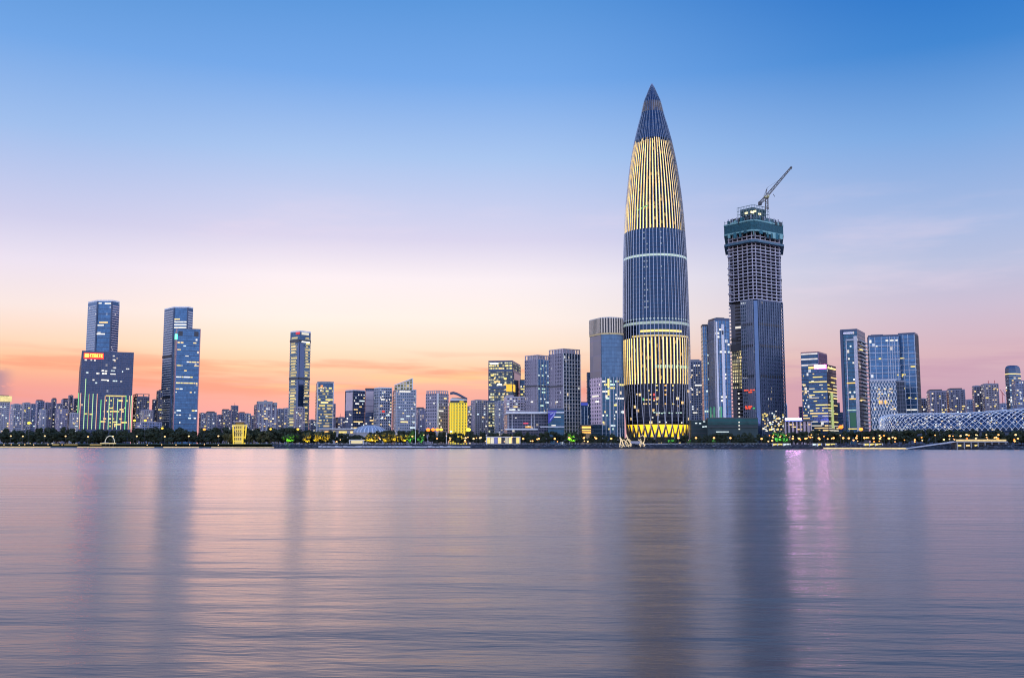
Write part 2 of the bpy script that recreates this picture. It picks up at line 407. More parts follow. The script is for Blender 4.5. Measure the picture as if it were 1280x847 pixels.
class Bld:
    """a building: front corners given as photo pixels, a true footprint behind them, parts under one Empty"""
    def __init__(s, name, label, cat, xs, ytop, D, k=1.0, ym=None, group=None, zb=GZ, zt=None, root=None, depth=None):
        s.D = D; ym = ym or (ytop + 545) / 2; s.ym = ym
        if len(xs) == 3:
            xl, xc, xr = xs; C = at(xc, ym, D).xy
            r = C.normalized(); p = Vector((r.y, -r.x))
            phi = math.atan2(max(xr - xc, .5), max(xc - xl, .5) * k)
            dL = -math.cos(phi) * p + math.sin(phi) * r; dR = math.sin(phi) * p + math.cos(phi) * r
            def hit(d, x):
                td = at(x, ym, D).xy; return C - d * (cross2(td, C) / cross2(td, d)) if False else C + d * (-cross2(C, td) / cross2(d, td))
            s.front = [hit(dL, xl), C, hit(dR, xr)]
            s.back = [s.front[2] + s.front[0] - C]
        else:
            s.front = [at(x, ym, D + dd).xy for x, dd in xs]
            c = (s.front[0] + s.front[-1]) / 2; r = c.normalized(); dp = depth or (s.front[-1] - s.front[0]).length
            s.back = [s.front[-1] + r * dp * .75, s.front[0] + r * dp * .75]
        s.poly = s.front + s.back
        s.zb = zb; s.zt = zat(ytop, D) if zt is None else zt
        c = sum(s.poly, Vector((0, 0))) / len(s.poly); s.c = c
        s.root = root or thing(name, label, cat, (c.x, c.y, zb), group)
        s.nwin = 0
    def z(s, y): return zat(y, s.D)
    def grow(s, d):
        n = len(s.poly); out = []
        for i in range(n):
            a, b, c = s.poly[i - 1], s.poly[i], s.poly[(i + 1) % n]
            n1 = Vector(((b - a).y, -(b - a).x)).normalized(); n2 = Vector(((c - b).y, -(c - b).x)).normalized()
            m = (n1 + n2); m = m / max(.3, m.length_squared / 2) if m.length > .01 else n1
            out.append(b + m * d)
        return out
    def body(s, m, z0=None, z1=None, d=0.0, name='facade'):
        b = MB(); b.prism(s.grow(d) if d else s.poly, s.zb if z0 is None else z0, s.zt if z1 is None else z1)
        return b.build(name, m, s.root)
    def F(s, i): return s.front[i], s.front[i + 1]
    def flen(s, i): return (s.front[i + 1] - s.front[i]).length
    def pb(s, mb, i, u0, u1, z0, z1, o0, o1):
        """box on face i between fractions u0, u1, from offset o0 to o1 outwards"""
        p, q = s.F(i); d = q - p; n = Vector((d.y, -d.x)).normalized()
        a, b = p + d * u0, p + d * u1
        q4 = [a + n * o1, b + n * o1, b + n * o0, a + n * o0]
        mb.hexa([(*t, z0) for t in q4], [(*t, z1) for t in q4])
    def slabs(s, m, zs, th=.8, proud=.4, name='floor_band'):
        b = MB(); g = s.grow(proud)
        for z in zs: b.prism(g, z, z + th)
        return b.build(name, m, s.root)
    def floors(s, pitch, z0=None, z1=None):
        z0 = s.zb + pitch if z0 is None else z0; z1 = (s.zt - 1) if z1 is None else z1
        return [z0 + pitch * i for i in range(max(0, int((z1 - z0) / pitch)))]
    def fins(s, m, faces, pitch, wd=.5, out=.7, z0=None, z1=None, name='mullion', us=None):
        b = MB()
        for i in faces:
            L = s.flen(i); n = max(1, int(round(L / pitch)))
            for j in (range(n + 1) if us is None else range(len(us))):
                u = (min(max(j / n, wd / L / 2), 1 - wd / L / 2)) if us is None else us[j]
                s.pb(b, i, u - wd / L / 2, u + wd / L / 2, s.zb if z0 is None else z0, (s.zt if z1 is None else z1), -.05, out)
        return b.build(name, m, s.root)
    def band(s, m, i, u0, u1, z0, z1, out=.5, o0=-.05, name='band'):
        b = MB(); s.pb(b, i, u0, u1, z0, z1, o0, out); return b.build(name, m, s.root)
    def win(s, i, u0, u1, z0, z1, m, out=.14):
        s.nwin += 1; return s.band(m, i, u0, u1, z0, z1, out, -.02, 'window')
    def windows(s, i, z0, z1, nr, nc, prob, mats, h=.55, u0=0.03, u1=.97, run=.45, cap=100, out=.14, gap=.12):
        for r in range(nr):
            zr = z0 + (z1 - z0) * r / nr; hh = (z1 - z0) / nr * h; c = 0
            while c < nc:
                if random.random() < prob and s.nwin < cap:
                    e = c + 1
                    while e < nc and random.random() < run: e += 1
                    du = (u1 - u0) / nc
                    s.win(i, u0 + du * (c + gap), u0 + du * (e - gap), zr, zr + hh, random.choice(mats), out); c = e
                c += 1
    def crown(s, m, h, th=.8, open_=True, inset=0.0, name='parapet'):
        """parapet ring standing on the roof edge"""
        b = MB(); o = s.grow(-inset); n = len(o); k = s.grow(-inset - th)
        for i in range(n):
            j = (i + 1) % n
            b.hexa([(*o[i], s.zt), (*o[j], s.zt), (*k[j], s.zt), (*k[i], s.zt)], [(*o[i], s.zt + h), (*o[j], s.zt + h), (*k[j], s.zt + h), (*k[i], s.zt + h)])
        return b.build(name, m, s.root)
    def hut(s, m, h, f=.5, dx=0.0, name='roof_hut'):
        b = MB(); poly = [s.c + (p - s.c) * f + Vector((dx, 0)) for p in s.poly]
        b.prism(poly, s.zt, s.zt + h); return b.build(name, m, s.root)
    def mast(s, h, m=None, r=.35, u=.5):
        b = MB(); p = s.c; b.tube([(p.x, p.y, s.zt), (p.x, p.y, s.zt + h)], [r, r * .4], 5); return b.build('antenna', m or M_DARK, s.root)


def glyphs(bld, i, u0, u1, z0, z1, m, n=5, out=.9, name='lettering'):
    """row of illegible distant characters: little strokes"""
    b = MB(); du = (u1 - u0) / n; H = z1 - z0
    for k in range(n):
        a = u0 + du * (k + .1); c = u0 + du * (k + .9)
        bld.pb(b, i, a, c, z0 + H * .80, z0 + H, .5, out)
        bld.pb(b, i, a, c, z0 + H * random.choice((0, .1)), z0 + H * .2, .5, out)
        bld.pb(b, i, (a + c) / 2 - du * .12, (a + c) / 2 + du * .12, z0 + H * .2, z0 + H * .8, .5, out)
        if random.random() < .6: bld.pb(b, i, a, a + du * .18, z0 + H * .3, z0 + H * .8, .5, out)
    return b.build(name, m, bld.root)


# facade materials
FM_BLUE = facade('glass_blue', (.06, .09, .16), (.26, .42, .72), 3.0, 4.2, .97, .86, .012, es=.7)
FM_MID = facade('glass_mid', (.04, .06, .11), (.17, .27, .46), 3.0, 4.2, .95, .8, .03, es=.8)
FM_DEEP = facade('glass_deep', (.05, .065, .11), (.20, .30, .5), 3.0, 4.0, .94, .8, .03, es=.8)
FM_VIOLET = facade('glass_violet', (.13, .12, .17), (.17, .19, .34), 3.2, 4.0, .92, .84, .012, es=.7)
FM_GREY = facade('glass_grey', (.30, .31, .37), (.20, .26, .38), 3.0, 4.0, .62, .6, .08, es=.9)
FM_LILAC = facade('stone_lilac', (.27, .24, .29), (.10, .12, .20), 3.4, 4.2, .5, .5, .03, es=.9)
FM_MIX = facade('glass_mixed', (.24, .26, .32), (.16, .22, .34), 3.2, 3.9, .7, .6, .12, es=1.0)
FM_STRIPE = facade('striped_side', (.62, .58, .62), (.13, .18, .28), 30, 4.4, 1.0, .48, .0)
FM_YEL = facade('lit_office', (.12, .13, .14), (.12, .16, .2), 3.0, 4.2, .9, .55, .62, warm=(1, .80, .30), cool=(.9, .95, .6), es=.8)
FM_TEAL = facade('glass_teal', (.05, .08, .11), (.14, .28, .44), 3.0, 4.2, .94, .82, .03, es=.8)
FM_RES = [facade('flats_pale', (.27, .27, .35), (.08, .09, .14), 3.3, 3.1, .58, .5, .16, es=1.0),
          facade('flats_lilac', (.23, .21, .30), (.07, .08, .13), 3.6, 3.1, .55, .52, .18, es=1.0),
          facade('flats_dark', (.15, .15, .21), (.06, .07, .12), 3.2, 3.2, .62, .55, .18, es=1.0),
          facade('flats_warm', (.25, .22, .24), (.07, .07, .11), 3.4, 3.1, .55, .52, .22, es=1.0),
          facade('flats_blue', (.18, .21, .32), (.09, .12, .22), 3.2, 3.3, .66, .56, .14, es=1.0)]

# --- striped office slab with an eight-sided tower behind it (left)
def left_group():
    b = Bld('office_tower', 'blue eight-sided glass tower with striped pale sides, rising behind the slab with the red sign', 'tower',
            [(108.6, 22), (119.8, 0), (139.3, 0), (148.2, 18)], 376.5, 1700, ym=410)
    b.body(FM_BLUE)
    for i in (0, 2):
        m = MB()
        for z in b.floors(4.3, b.z(442)): b.pb(m, i, .02, .98, z, z + 2.0, -.02, .5)
        m.build('striped_side', M_PINK if i == 2 else M_PALE, b.root)
    b.fins(M_NAVY, [1], 60, 2.2, 1.2)
    m = MB()
    for z in b.floors(8.6, b.z(440)): b.pb(m, 1, .06, .94, z, z + .8, -.02, .35)
    m.build('floor_band', M_NAVY, b.root)
    b.crown(M_WHITE, 2.5); b.hut(M_PALE, 4.5, .35)
    for y, a, c in ((402, .2, .75), (405.5, .1, .5), (416.5, .08, .6), (415, .12, .32)): b.win(1, a, c, b.z(y + 1.6), b.z(y), L_WHITE if y > 404 else L_WARM)
    b.win(1, .1, .3, b.z(379.5), b.z(378.2), L_WHITE); b.win(1, .5, .9, b.z(380), b.z(378.4), L_WHITE)

    b = Bld('office_block', 'broad dark office slab with a red sign at its top and vertical neon strips below', 'office building',
            [97.6, 99.8, 165.2], 439.5, 1600, k=.25)
    b.body(FM_VIOLET)
    b.fins(pmat('violet_mullion', (.13, .13, .19), .5, .3), [1], 4.5, .45, .35, z0=b.z(490))
    b.slabs(M_NAVY, b.floors(4.0, b.z(491), b.zt - 3), .5, .2)
    b.crown(M_NAVY, 2.0)
    def U(x): return (x - 99.8) / (165.2 - 99.8)
    s = MB(); b.pb(s, 1, U(102.3), U(127), b.z(448), b.z(440.4), -.1, .6); sg = s.build('sign_board', glow('sign_red_back', (1, .03, .02), 1.6), b.root)
    s = MB(); n = 6
    b.pb(s, 1, U(103.6), U(108.4), b.z(446), b.z(441.6), .6, 1.2)
    o = s.build('emblem', glow('sign_red', (1, .16, .015), 16), sg)
    gl = glyphs(b, 1, U(109.5), U(126), b.z(445.8), b.z(441.8), glow('sign_red', (1, .16, .015), 16), 6, 1.2); gl.parent = sg; gl.location = -Vector(sg.location) * 0
    for x, y, ww in ((103.5, 448.6, 3), (110.5, 448.4, 2.4), (115.2, 448.6, 2.2), (138.5, 442.5, 2.2), (138.7, 447.5, 3), (139.2, 457.4, 4.5), (156, 458.2, 4),
                     (125, 461.5, 3.5), (129.5, 461.8, 3), (137, 461, 5), (119, 465, 3.6), (126, 465, 6), (136.5, 465.5, 6.6), (106, 464.5, 3),
                     (114.5, 473.4, 2.4), (125.5, 473, 9), (139.5, 474, 6), (149.5, 474.6, 2.2), (118, 477, 2.5), (133, 474, 2), (151, 462, 1.4)):
        b.win(1, U(x), U(x + ww), b.z(y + 1.7), b.z(y), random.choice([L_WHITE, L_WHITE, L_COOL]))
    G = glow('neon_green', (.25, 1, .35), .9); Wn = glow('neon_white', (.9, 1, .65), .95); Rn = glow('neon_red', (1, .12, .10), .9)
    for k, (x, yt) in enumerate([(98.4, 491), (101, 491), (106.3, 473), (111.2, 492), (116.2, 491.5), (121.3, 491.5), (126.4, 499), (131.3, 494), (136.6, 495), (141.9, 496), (147.3, 497), (152.6, 494),
                                 (157.6, 493), (162.0, 493), (164.4, 493)]):
        s = MB(); b.pb(s, 1, U(x - .45), U(x + .05), b.z(536), b.z(yt), .3, 1.0); s.build('neon_strip', Wn if k % 3 else G, b.root)
        s = MB(); b.pb(s, 1, U(x + .05), U(x + .45), b.z(536), b.z(yt), .3, .95); s.build('neon_strip', Rn if k % 2 else G, b.root)
    for y, a, c in ((493, 132, 157), (508.5, 137, 142), (512.5, 138, 148), (510, 150, 155), (525.5, 127, 133), (526, 142, 148), (529, 144, 152), (526.5, 153, 160), (516, 106, 110), (516.5, 113, 117)):
        b.win(1, U(a), U(c), b.z(y + 1.6), b.z(y), L_YEL)
    b.windows(1, b.z(533), b.z(496), 8, 16, .16, [L_YEL, L_WARM], .4, U(128), U(160), .2)

    b = Bld('office_tower', 'tall eight-sided tower with pale striped flank, standing behind the blue glass slab', 'tower',
            [(204.6, 30), (216.2, 0), (234.5, 0), (240.6, 14)], 384.5, 1700, ym=410)
    b.body(FM_BLUE)
    m = MB()
    for z in b.floors(4.3, GZ + 40): b.pb(m, 0, .02, .98, z, z + 2.1, -.02, .5)
    m.build('striped_side', M_PALE, b.root); m = MB()
    for z in b.floors(4.3, b.z(420)): b.pb(m, 2, .02, .98, z, z + 2.1, -.02, .5)
    m.build('striped_side', M_PALE, b.root)
    for y in (443, 495): s = MB(); b.pb(s, 0, 0, 1, b.z(y + 3), b.z(y), -.02, .8); s.build('plant_floor', M_DARK, b.root)
    b.fins(M_NAVY, [1], 60, 2.0, 1.0); b.crown(M_WHITE, 2.2); b.hut(M_PALE, 3.5, .4)
    for y in (398, 401.5, 405, 408.5): b.win(1, .08, .45 if y < 400 else .95, b.z(y + 1.5), b.z(y), L_WARM if y < 400 else L_WHITE)

    b = Bld('office_block', 'flat blue glass slab tower with scattered lit floors and a green light on its edge', 'office building',
            [215.4, 218.2, 248.6], 411, 1580, k=.3)
    b.body(FM_BLUE)
    b.slabs(M_NAVY, b.floors(8.2), .5, .2); b.fins(pmat('rose_edge', (.5, .25, .28), .5), [1], 99, 1.2, .5)
    b.crown(M_NAVY, 1.5)
    def U(x): return (x - 218.2) / (248.6 - 218.2)
    for a in (220.5, 240.5): b.band(M_DARK, 1, U(a), U(a + 5.5), b.z(419.5), b.z(413.5), .35, name='louvre')
    s = MB(); b.pb(s, 1, U(216.4), U(219.4), b.z(424), b.z(417.6), .2, 1.5); s.build('edge_light', glow('edge_green', (.1, 1, .55), 4), b.root)
    rows = [(427, .2, 1), (431, .15, 1), (436, .3, 2), (443.5, .3, 2), (451, .35, 2), (455.5, .55, 3), (462, .35, 2), (470, .5, 3), (477.5, .6, 3), (485, .35, 2), (489, .25, 1), (502, .2, 1),
            (512, .35, 2), (517.5, .5, 3), (521.5, .4, 2), (527, .2, 1)]
    for y, p, r in rows:
        x = 220
        while x < 246:
            L = random.uniform(1, 2 + 2 * r)
            if random.random() < p: b.win(1, U(x), min(.97, U(x + L)), b.z(y + 1.5), b.z(y), random.choice([L_WARM, L_YEL, L_WHITE] if y in (477.5, 436) else LITS))
            x += L + .8


left_group()


# --- centre-left towers
def centre_left():
    b = Bld('bank_tower', 'slim tall tower with lit yellow-green floors and a dark arched glass middle', 'tower', [361.4, 373.4, 387.0], 414.5, 1500)
    b.body(FM_DEEP)
    pale = pmat('olive_band', (.50, .47, .32), .6, var=.15)
    fl = b.floors(4.6, b.z(533), b.z(420))
    for i, (u0, u1) in ((0, (.0, .80)), (1, (.45, 1.0))):
        m = MB()
        for z in fl: b.pb(m, i, u0, u1, z, z + 1.7, -.02, .6)
        m.build('floor_band', pale, b.root)
    def rows(i, u0, u1, p, cap):
        for z in fl:
            if random.random() < p: b.win(i, u0 + random.uniform(0, .1), u1 - random.uniform(0, .25), z + 1.9, z + 3.9, random.choice([L_OLIVE, L_OLIVE, L_YEL, L_WARM]), .2)
    rows(0, .1, .78, .95, 50); rows(1, .5, .99, .85, 50)
    s = MB()
    for i in (0, 1): b.pb(s, i, 0, 1, b.z(474), b.z(471.3), -.02, .9)
    for i in (0, 1): b.pb(s, i, 0, 1, b.z(427), b.z(424), -.02, .9)
    s.build('plant_floor', M_DARK, b.root)
    s = MB(); p = [b.front[0], b.front[1], b.front[2]]
    arch = []
    # dark arched glass set proud of the corner
    for i, (ua, ub) in ((0, (.80, 1.0)), (1, (0.0, .42))):
        b.pb(s, i, ua, ub, b.z(474), b.z(432), .0, .7)
        b.pb(s, i, ua + (.06 if i == 0 else 0), ub - (.12 if i else 0), b.z(432), b.z(428.5), .0, .7)
        b.pb(s, i, ua, ub, b.z(533), b.z(475), .0, .7)
    s.build('arched_glazing', pmat('arch_glass', (.05, .08, .16), .15, .8, var=.2), b.root)
    b.crown(M_WHITE, 2.2)
    s = MB(); b.pb(s, 1, .15, .8, b.z(417.8), b.z(414.9), -.02, .9); s.build('sign_board', L_DIM, b.root)
    s = MB(); b.pb(s, 0, .62, .99, b.z(417.6), b.z(414.6), -.02, 1.2); s.build('emblem', glow('emblem_red', (1, .03, .05), .7), b.root)
    b.band(L_WHITE, 1, .15, .9, b.z(427.5), b.z(425.8), 1.0, name='lit_band')

    b = Bld('office_block', 'shorter tower of lit yellow floors and white bands right of the slim arched tower', 'office building', [394.2, 396.0, 416.8], 478.5, 1450, k=.4)
    b.body(FM_DEEP); b.slabs(pmat('olive_band', (.50, .47, .32), .6), b.floors(4.6), 1.0, .4); b.crown(M_CONC, 2.4, inset=.3); b.hut(M_DARK, 3.5, .6)
    b.fins(M_PALE, [1], 99, 1.4, .8)
    b.windows(1, b.z(533), b.z(482), 14, 10, .5, [L_OLIVE, L_OLIVE, L_YEL, L_WARM], .5, run=.6)
    b.band(glow('orange_mark', (1, .35, .08), 1), 1, .2, .34, b.z(483.5), b.z(481), .7, name='sign')

    b = Bld('office_block', 'violet-grey glass block with a pink-reflecting flank, first of three similar towers from the left', 'office building', [431.2, 441.6, 456.0], 488, 1350)
    b.body(FM_VIOLET); b.slabs(M_NAVY, b.floors(8), .5, .2); b.crown(M_PALE, 1.4)
    b.windows(1, b.z(535), b.z(490), 12, 8, .16, [L_WHITE, L_WARM, L_COOL], .4); b.windows(0, b.z(535), b.z(500), 9, 5, .10, [L_WHITE], .4)
    b.fins(M_DARK, [0], 99, .8, .4); b.band(M_PINK, 0, .08, .9, b.z(513), b.z(490), .25, name='rose_tint_panel')  # rose panel on the left flank paints in the reflected pink sky

    b = Bld('office_block', 'narrow rose-fronted glass block squeezed between two violet towers', 'office building', [455.6, 456.4, 467.6], 486.3, 1400, k=.5)
    b.body(FM_VIOLET); b.band(M_PINK, 1, .05, .92, b.z(515), b.z(488.5), .25, name='rose_tint_panel'); b.crown(M_DARK, 1.6); b.slabs(M_NAVY, b.floors(8), .5, .4)
    b.windows(1, b.z(534), b.z(510), 6, 4, .25, [L_WHITE, L_WARM], .4, out=.3)

    b = Bld('office_block', 'blue-grey glass tower with a bright roof edge, left of the slanted-top one', 'office building', [467.4, 473.4, 489.8], 485, 1350)
    b.body(FM_GREY); b.fins(M_PALE, [0], 8, .8, .3); b.slabs(M_NAVY, b.floors(8.2), .4, .2)
    b.crown(M_WHITE, 1.6); b.windows(1, b.z(535), b.z(488), 12, 9, .12, [L_WHITE, L_WARM, L_COOL], .4)
    b.band(glow('sign_red2', (1, .08, .05), .9), 1, .25, .45, b.z(515), b.z(512.8), .5, name='sign')

    b = Bld('office_tower', 'grey glass tower topped by a slanted golden lattice crown', 'tower', [490.4, 495, 520.2], 487.5, 1330, k=.6)
    b.body(FM_GREY); b.slabs(M_CONC, b.floors(4.2), .6, .25); b.fins(M_PALE, [1], 99, .8, .5); b.crown(M_PALE, 1.2)
    def UX(x): return b.front[1] + (b.front[2] - b.front[1]) * ((x - 495) / 25.2)
    r = b.c.normalized()
    p0, p1 = UX(492.5), UX(515.2)
    up = [p0, p1, p1 + r * 22, p0 + r * 22]
    s = MB(); s.prism(up, b.zt, [b.z(482.5), b.z(473.2), b.z(473.2), b.z(482.5)]); s.build('slanted_crown', facade('crown_gold', (.55, .5, .42), (.5, .34, .12), 4.2, 4.2, .7, .7, .35, es=.5), b.root)
    s = MB(); s.tube([(*p0, b.z(481.5)), (*p1, b.z(472.6))], .7, 4); s.tube([(*p1, b.z(472.6)), (*p1, b.zt)], .7, 4); s.build('crown_edge', M_WHITE, b.root)
    b.windows(1, b.z(535), b.z(492), 12, 10, .12, [L_WHITE, L_COOL, L_WARM], .45)
    b.band(L_WHITE, 1, .15, .7, b.z(489.6), b.z(488.4), .5, name='lit_band')


centre_left()


# --- blocks around the yellow hotel and the lit glass tower
def centre():
    b = Bld('office_block', 'grey-rose office block with roof frames, left of the yellow lit hotel', 'office building', [532, 546.2, 560.6], 491.5, 1250)
    b.body(FM_LILAC); b.fins(M_WHITE, [1], 99, 1.1, .6, us=[.03, .12]); b.slabs(M_DARK, b.floors(6.2), .35, .12)
    s = MB()
    for i in (0, 1):
        n = 5
        for k in range(n + 1): b.pb(s, i, max(.06, k / n * .9), max(.06, k / n * .9) + .05, b.zt, b.z(488), -.9, .2)
        b.pb(s, i, .06, .96, b.z(488.4), b.z(487.6), -1, .3)
    s.build('roof_frame', M_PINK, b.root)
    b.windows(1, b.z(534), b.z(494), 10, 7, .14, [L_WARM, L_WHITE], .4); b.windows(0, b.z(534), b.z(496), 9, 6, .04, [L_WHITE], .4)

    b = Bld('hotel', 'small hotel floodlit bright yellow with a dark curved slab roof', 'hotel', [561.2, 562.4, 584], 501.5, 1200, k=.4)
    b.body(facade('hotel_yellow', (.75, .55, .12), (.10, .08, .03), 3.9, 3.5, .42, .45, .0))
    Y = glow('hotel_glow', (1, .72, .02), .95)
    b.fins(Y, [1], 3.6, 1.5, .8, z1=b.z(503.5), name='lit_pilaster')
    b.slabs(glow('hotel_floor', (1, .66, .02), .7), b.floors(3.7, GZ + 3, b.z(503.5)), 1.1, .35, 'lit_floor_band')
    b.band(M_WHITE, 1, 0, 1, b.z(500.2), b.z(498.6), .9, name='cornice'); b.band(M_DARK, 1, .02, .98, b.z(502.6), b.z(500.3), 1.0, name='sign_board')
    b.band(Y, 1, .55, .78, b.z(502.4), b.z(501), 1.2, name='lettering')
    b.hut(M_PALE, b.z(496.5) - b.zt, .8, name='penthouse')
    s = MB(); p, q = b.front[1], b.front[2]; r = b.c.normalized(); ys = [490, 489.3, 490.5, 492.6, 495, 497.2]
    for k in range(5):
        a = p + (q - p) * (k / 5) - r * 2; c = p + (q - p) * ((k + 1) / 5) - r * 2
        s.hexa([(*a, b.z(ys[k] + 2.2)), (*c, b.z(ys[k + 1] + 2.2)), (*(c + r * 22), b.z(ys[k + 1] + 2.2)), (*(a + r * 22), b.z(ys[k] + 2.2))],
               [(*a, b.z(ys[k])), (*c, b.z(ys[k + 1])), (*(c + r * 22), b.z(ys[k + 1])), (*(a + r * 22), b.z(ys[k]))])
    s.build('curved_roof', M_NAVY, b.root)

    b = Bld('office_tower', 'glass tower lit yellow inside with a bright orange screen on its front', 'tower', [610.4, 640.6, 650.6], 452.5, 1400, k=2.2)
    b.body(FM_YEL, z1=b.zt); b.fins(M_NAVY, [0, 1], 6, .6, .5)
    s = MB()
    for y0, y1 in ((464.5, 461.5), (485.5, 482.0), (489.5, 487.8), (503.5, 500)):
        for i in (0, 1): b.pb(s, i, 0, 1, b.z(y0), b.z(y1), -.02, .8)
    s.build('plant_floor', M_NAVY, b.root)
    b.band(pmat('edge_glass', (.15, .2, .3), .2, .7), 1, .15, .95, b.z(498), b.z(462.5), .7, name='corner_glazing')
    b.crown(M_NAVY, 2.6); b.band(L_WHITE, 0, .08, .42, b.z(455), b.z(453), .9, name='sign')
    s = MB(); b.pb(s, 0, (633 - 610.4) / 30.2, .98, b.z(489), b.z(480), -.02, 1.1); b.pb(s, 1, .0, .25, b.z(489), b.z(480), -.02, 1.1)
    s.build('screen', glow('screen_orange', (1, .58, .03), 1.1), b.root)
    b.windows(0, b.z(497), b.z(466), 8, 14, .22, [L_YEL, L_WHITE, L_WARM], .55, out=.6); b.windows(0, b.z(461), b.z(454.5), 2, 14, .4, [L_YEL, L_WARM], .55, out=.6)

    b = Bld('office_block', 'dark block with a few yellow windows stuck to the right edge of the orange-screen tower', 'office building', [649.5, 650.5, 656], 475.3, 1440, k=.3)
    b.body(FM_DEEP); b.windows(1, b.z(500), b.z(477), 7, 3, .3, [L_YEL, L_WHITE], .5); b.crown(M_DARK, 1.2); b.slabs(M_CONC, b.floors(4.5), .5, .1)

    b = Bld('office_block', 'mauve concrete block with pale floor bands in front of the orange-screen tower', 'office building', [629.8, 633, 655.8], 496.3, 1250)
    b.body(facade('mauve_flats', (.42, .38, .45), (.10, .11, .17), 3.6, 3.4, .6, .5, .1, es=.9)); b.slabs(pmat('mauve_band', (.5, .46, .54), .7), b.floors(3.9), 1.3, .6)
    b.hut(M_PINK, 3.4, .4, -6); b.windows(1, b.z(520), b.z(498), 6, 8, .2, [L_WHITE, L_WARM, L_COOL], .4, out=.75); b.crown(M_PALE, 1)

    for lab, xs_, yt, D in (('lilac stone tower with a blue glass flank and open roof grid, left twin', [656.2, 671.8, 686.6], 448.8, 1180),
                            ('lilac tower with a white square-grid flank and open roof grid, right twin', [686.4, 704.0, 725.4], 441.2, 1120)):
        b = Bld('office_tower', lab, 'tower', xs_, yt, D); two = D == 1120
        b.body(FM_LILAC)
        b.fins(pmat('lilac_rib', (.32, .29, .35), .6, var=.1), [0], 2.9, .8, .6)
        b.slabs(pmat('lilac_slab', (.34, .31, .38), .6), b.floors(8), .5, .25)
        s = MB(); b.pb(s, 1, 0, 1, GZ, b.zt, .0, .3); s.build('glass_flank', FM_BLUE if not two else FM_DEEP, b.root)
        gm = M_WHITE if two else M_PALE
        b.fins(gm, [1], 4.6 if two else 6, .75, .9)
        if two:
            s = MB()
            for z in b.floors(4.3): b.pb(s, 1, 0, 1, z, z + .7, .2, .85)
            s.build('grid_band', gm, b.root)
        else: b.windows(1, b.z(520), b.z(453), 16, 6, .2, [L_MINT, L_COOL], .4, out=.5)
        s = MB(); H = 5.6
        for i in (0, 1):
            n = 5
            for k in range(n + 1): b.pb(s, i, min(.95, k / n), min(.95, k / n) + .05, b.zt, b.zt + H, -1.2, .1)
            b.pb(s, i, 0, 1, b.zt + H - .9, b.zt + H, -1.3, .3)
        s.build('roof_grid', M_PINK, b.root)
        b.hut(M_PALE, H - .6, .7)
        s = MB()
        for i in (0, 1): b.pb(s, i, 0, 1, b.z(483), b.z(481.2), .3, .7)
        s.build('plant_floor', M_DARK, b.root)
        b.win(0, .5, .65, b.z(502.5), b.z(501), L_WHITE, .8)

    # low exhibition podium with a flat white roof and a blue screen
    b = Bld('convention_hall', 'long low glass hall with a flat white overhanging roof and pale columns', 'hall', [630.5, 634, 684.5], 517, 1080, k=.7)
    b.body(facade('hall_glass', (.16, .15, .2), (.12, .12, .19), 3, 3.4, .85, .7, .04, es=.8))
    s = MB(); b.pb(s, 1, -.03, 1.02, b.z(517), b.z(514.6), -14, 4); s.build('roof', M_WHITE, b.root)
    s = MB()
    for x in (635, 640, 664.5, 667.5): u = (x - 634) / 50.5; b.pb(s, 1, u - .008, u + .008, b.z(537), b.z(517), .6, 2.2)
    s.build('column', M_PALE, b.root)
    b.band(M_WHITE, 1, -.05, .75, b.z(537.2), b.z(535.4), 5, name='canopy'); b.band(L_ORANGE, 1, .45, .6, b.z(534.4), b.z(532.4), .6, name='lit_shopfront')
    b.band(glow('shop_red', (1, .1, .2), .9), 1, .40, .52, b.z(529.5), b.z(528), .6, name='sign')
    for k in range(7): b.win(1, random.uniform(.1, .9), 0, 0, 0, L_WHITE) if False else None
    b.windows(1, b.z(533), b.z(519), 4, 18, .07, [L_WHITE, L_COOL], .3, run=.1)

    b = Bld('commercial_block', 'dark blue block carrying a bright blue light screen on its corner', 'commercial building', [683.6, 685.2, 705.2], 512.6, 1060, k=.4)
    b.body(FM_TEAL); b.crown(M_NAVY, 2); b.band(M_WHITE, 1, 0, 1, b.z(516), b.z(514.4), .9, name='cornice'); b.band(M_PALE, 1, -.5, 1, b.z(534), b.z(532.6), 3, name='canopy')
    s = MB(); p, q = b.F(1); d = q - p; n = Vector((d.y, -d.x)).normalized() * .9
    def pt(u, y): a = p + d * u + n; return (a.x, a.y, b.z(y))
    s.face([pt(.0, 529), pt(.16, 527), pt(.42, 519), pt(.56, 512.8), pt(.0, 512.8)]); sc_ = s.build('screen', glow('screen_blue', (.04, .04, .7), .5), b.root)
    s = MB(); s.tube([pt(.1, 525), pt(.25, 521), pt(.4, 518)], .5, 4); s.tube([pt(.12, 518), pt(.3, 516)], .45, 4); s.tube([pt(.33, 518.5), pt(.45, 515)], .45, 4); s.build('light_strokes', glow('stroke_blue', (.35, .45, 1), .7), sc_)
    b.windows(1, b.z(532), b.z(518), 4, 6, .1, [L_COOL, L_WHITE], .3)

    b = Bld('gold_pavilion', 'little pagoda-like lodge of stacked golden lit floors at the foot of the grid towers', 'pavilion', [725.5, 727, 739], 531, 1010, k=.5)
    b.body(pmat('lodge_wall', (.3, .2, .1), .6))
    for y0, y1, e in ((536.6, 535.6, 2.5), (539.4, 538.4, 2.5), (532, 530.6, 1.5)): b.slabs(M_DARK, [b.z(y0)], b.z(y1) - b.z(y0), e, 'eave')
    for y0, y1 in ((535.2, 532.6), (538.2, 536.8), (541, 539.6)): b.band(L_ORANGE, 1, .04, .96, b.z(y0), b.z(y1), .4, name='lit_floor')

    b = Bld('office_tower', 'narrow dark tower peeping out left of the tower with the finned crown', 'tower', [733.4, 734.2, 741], 466.5, 1330, k=.4)
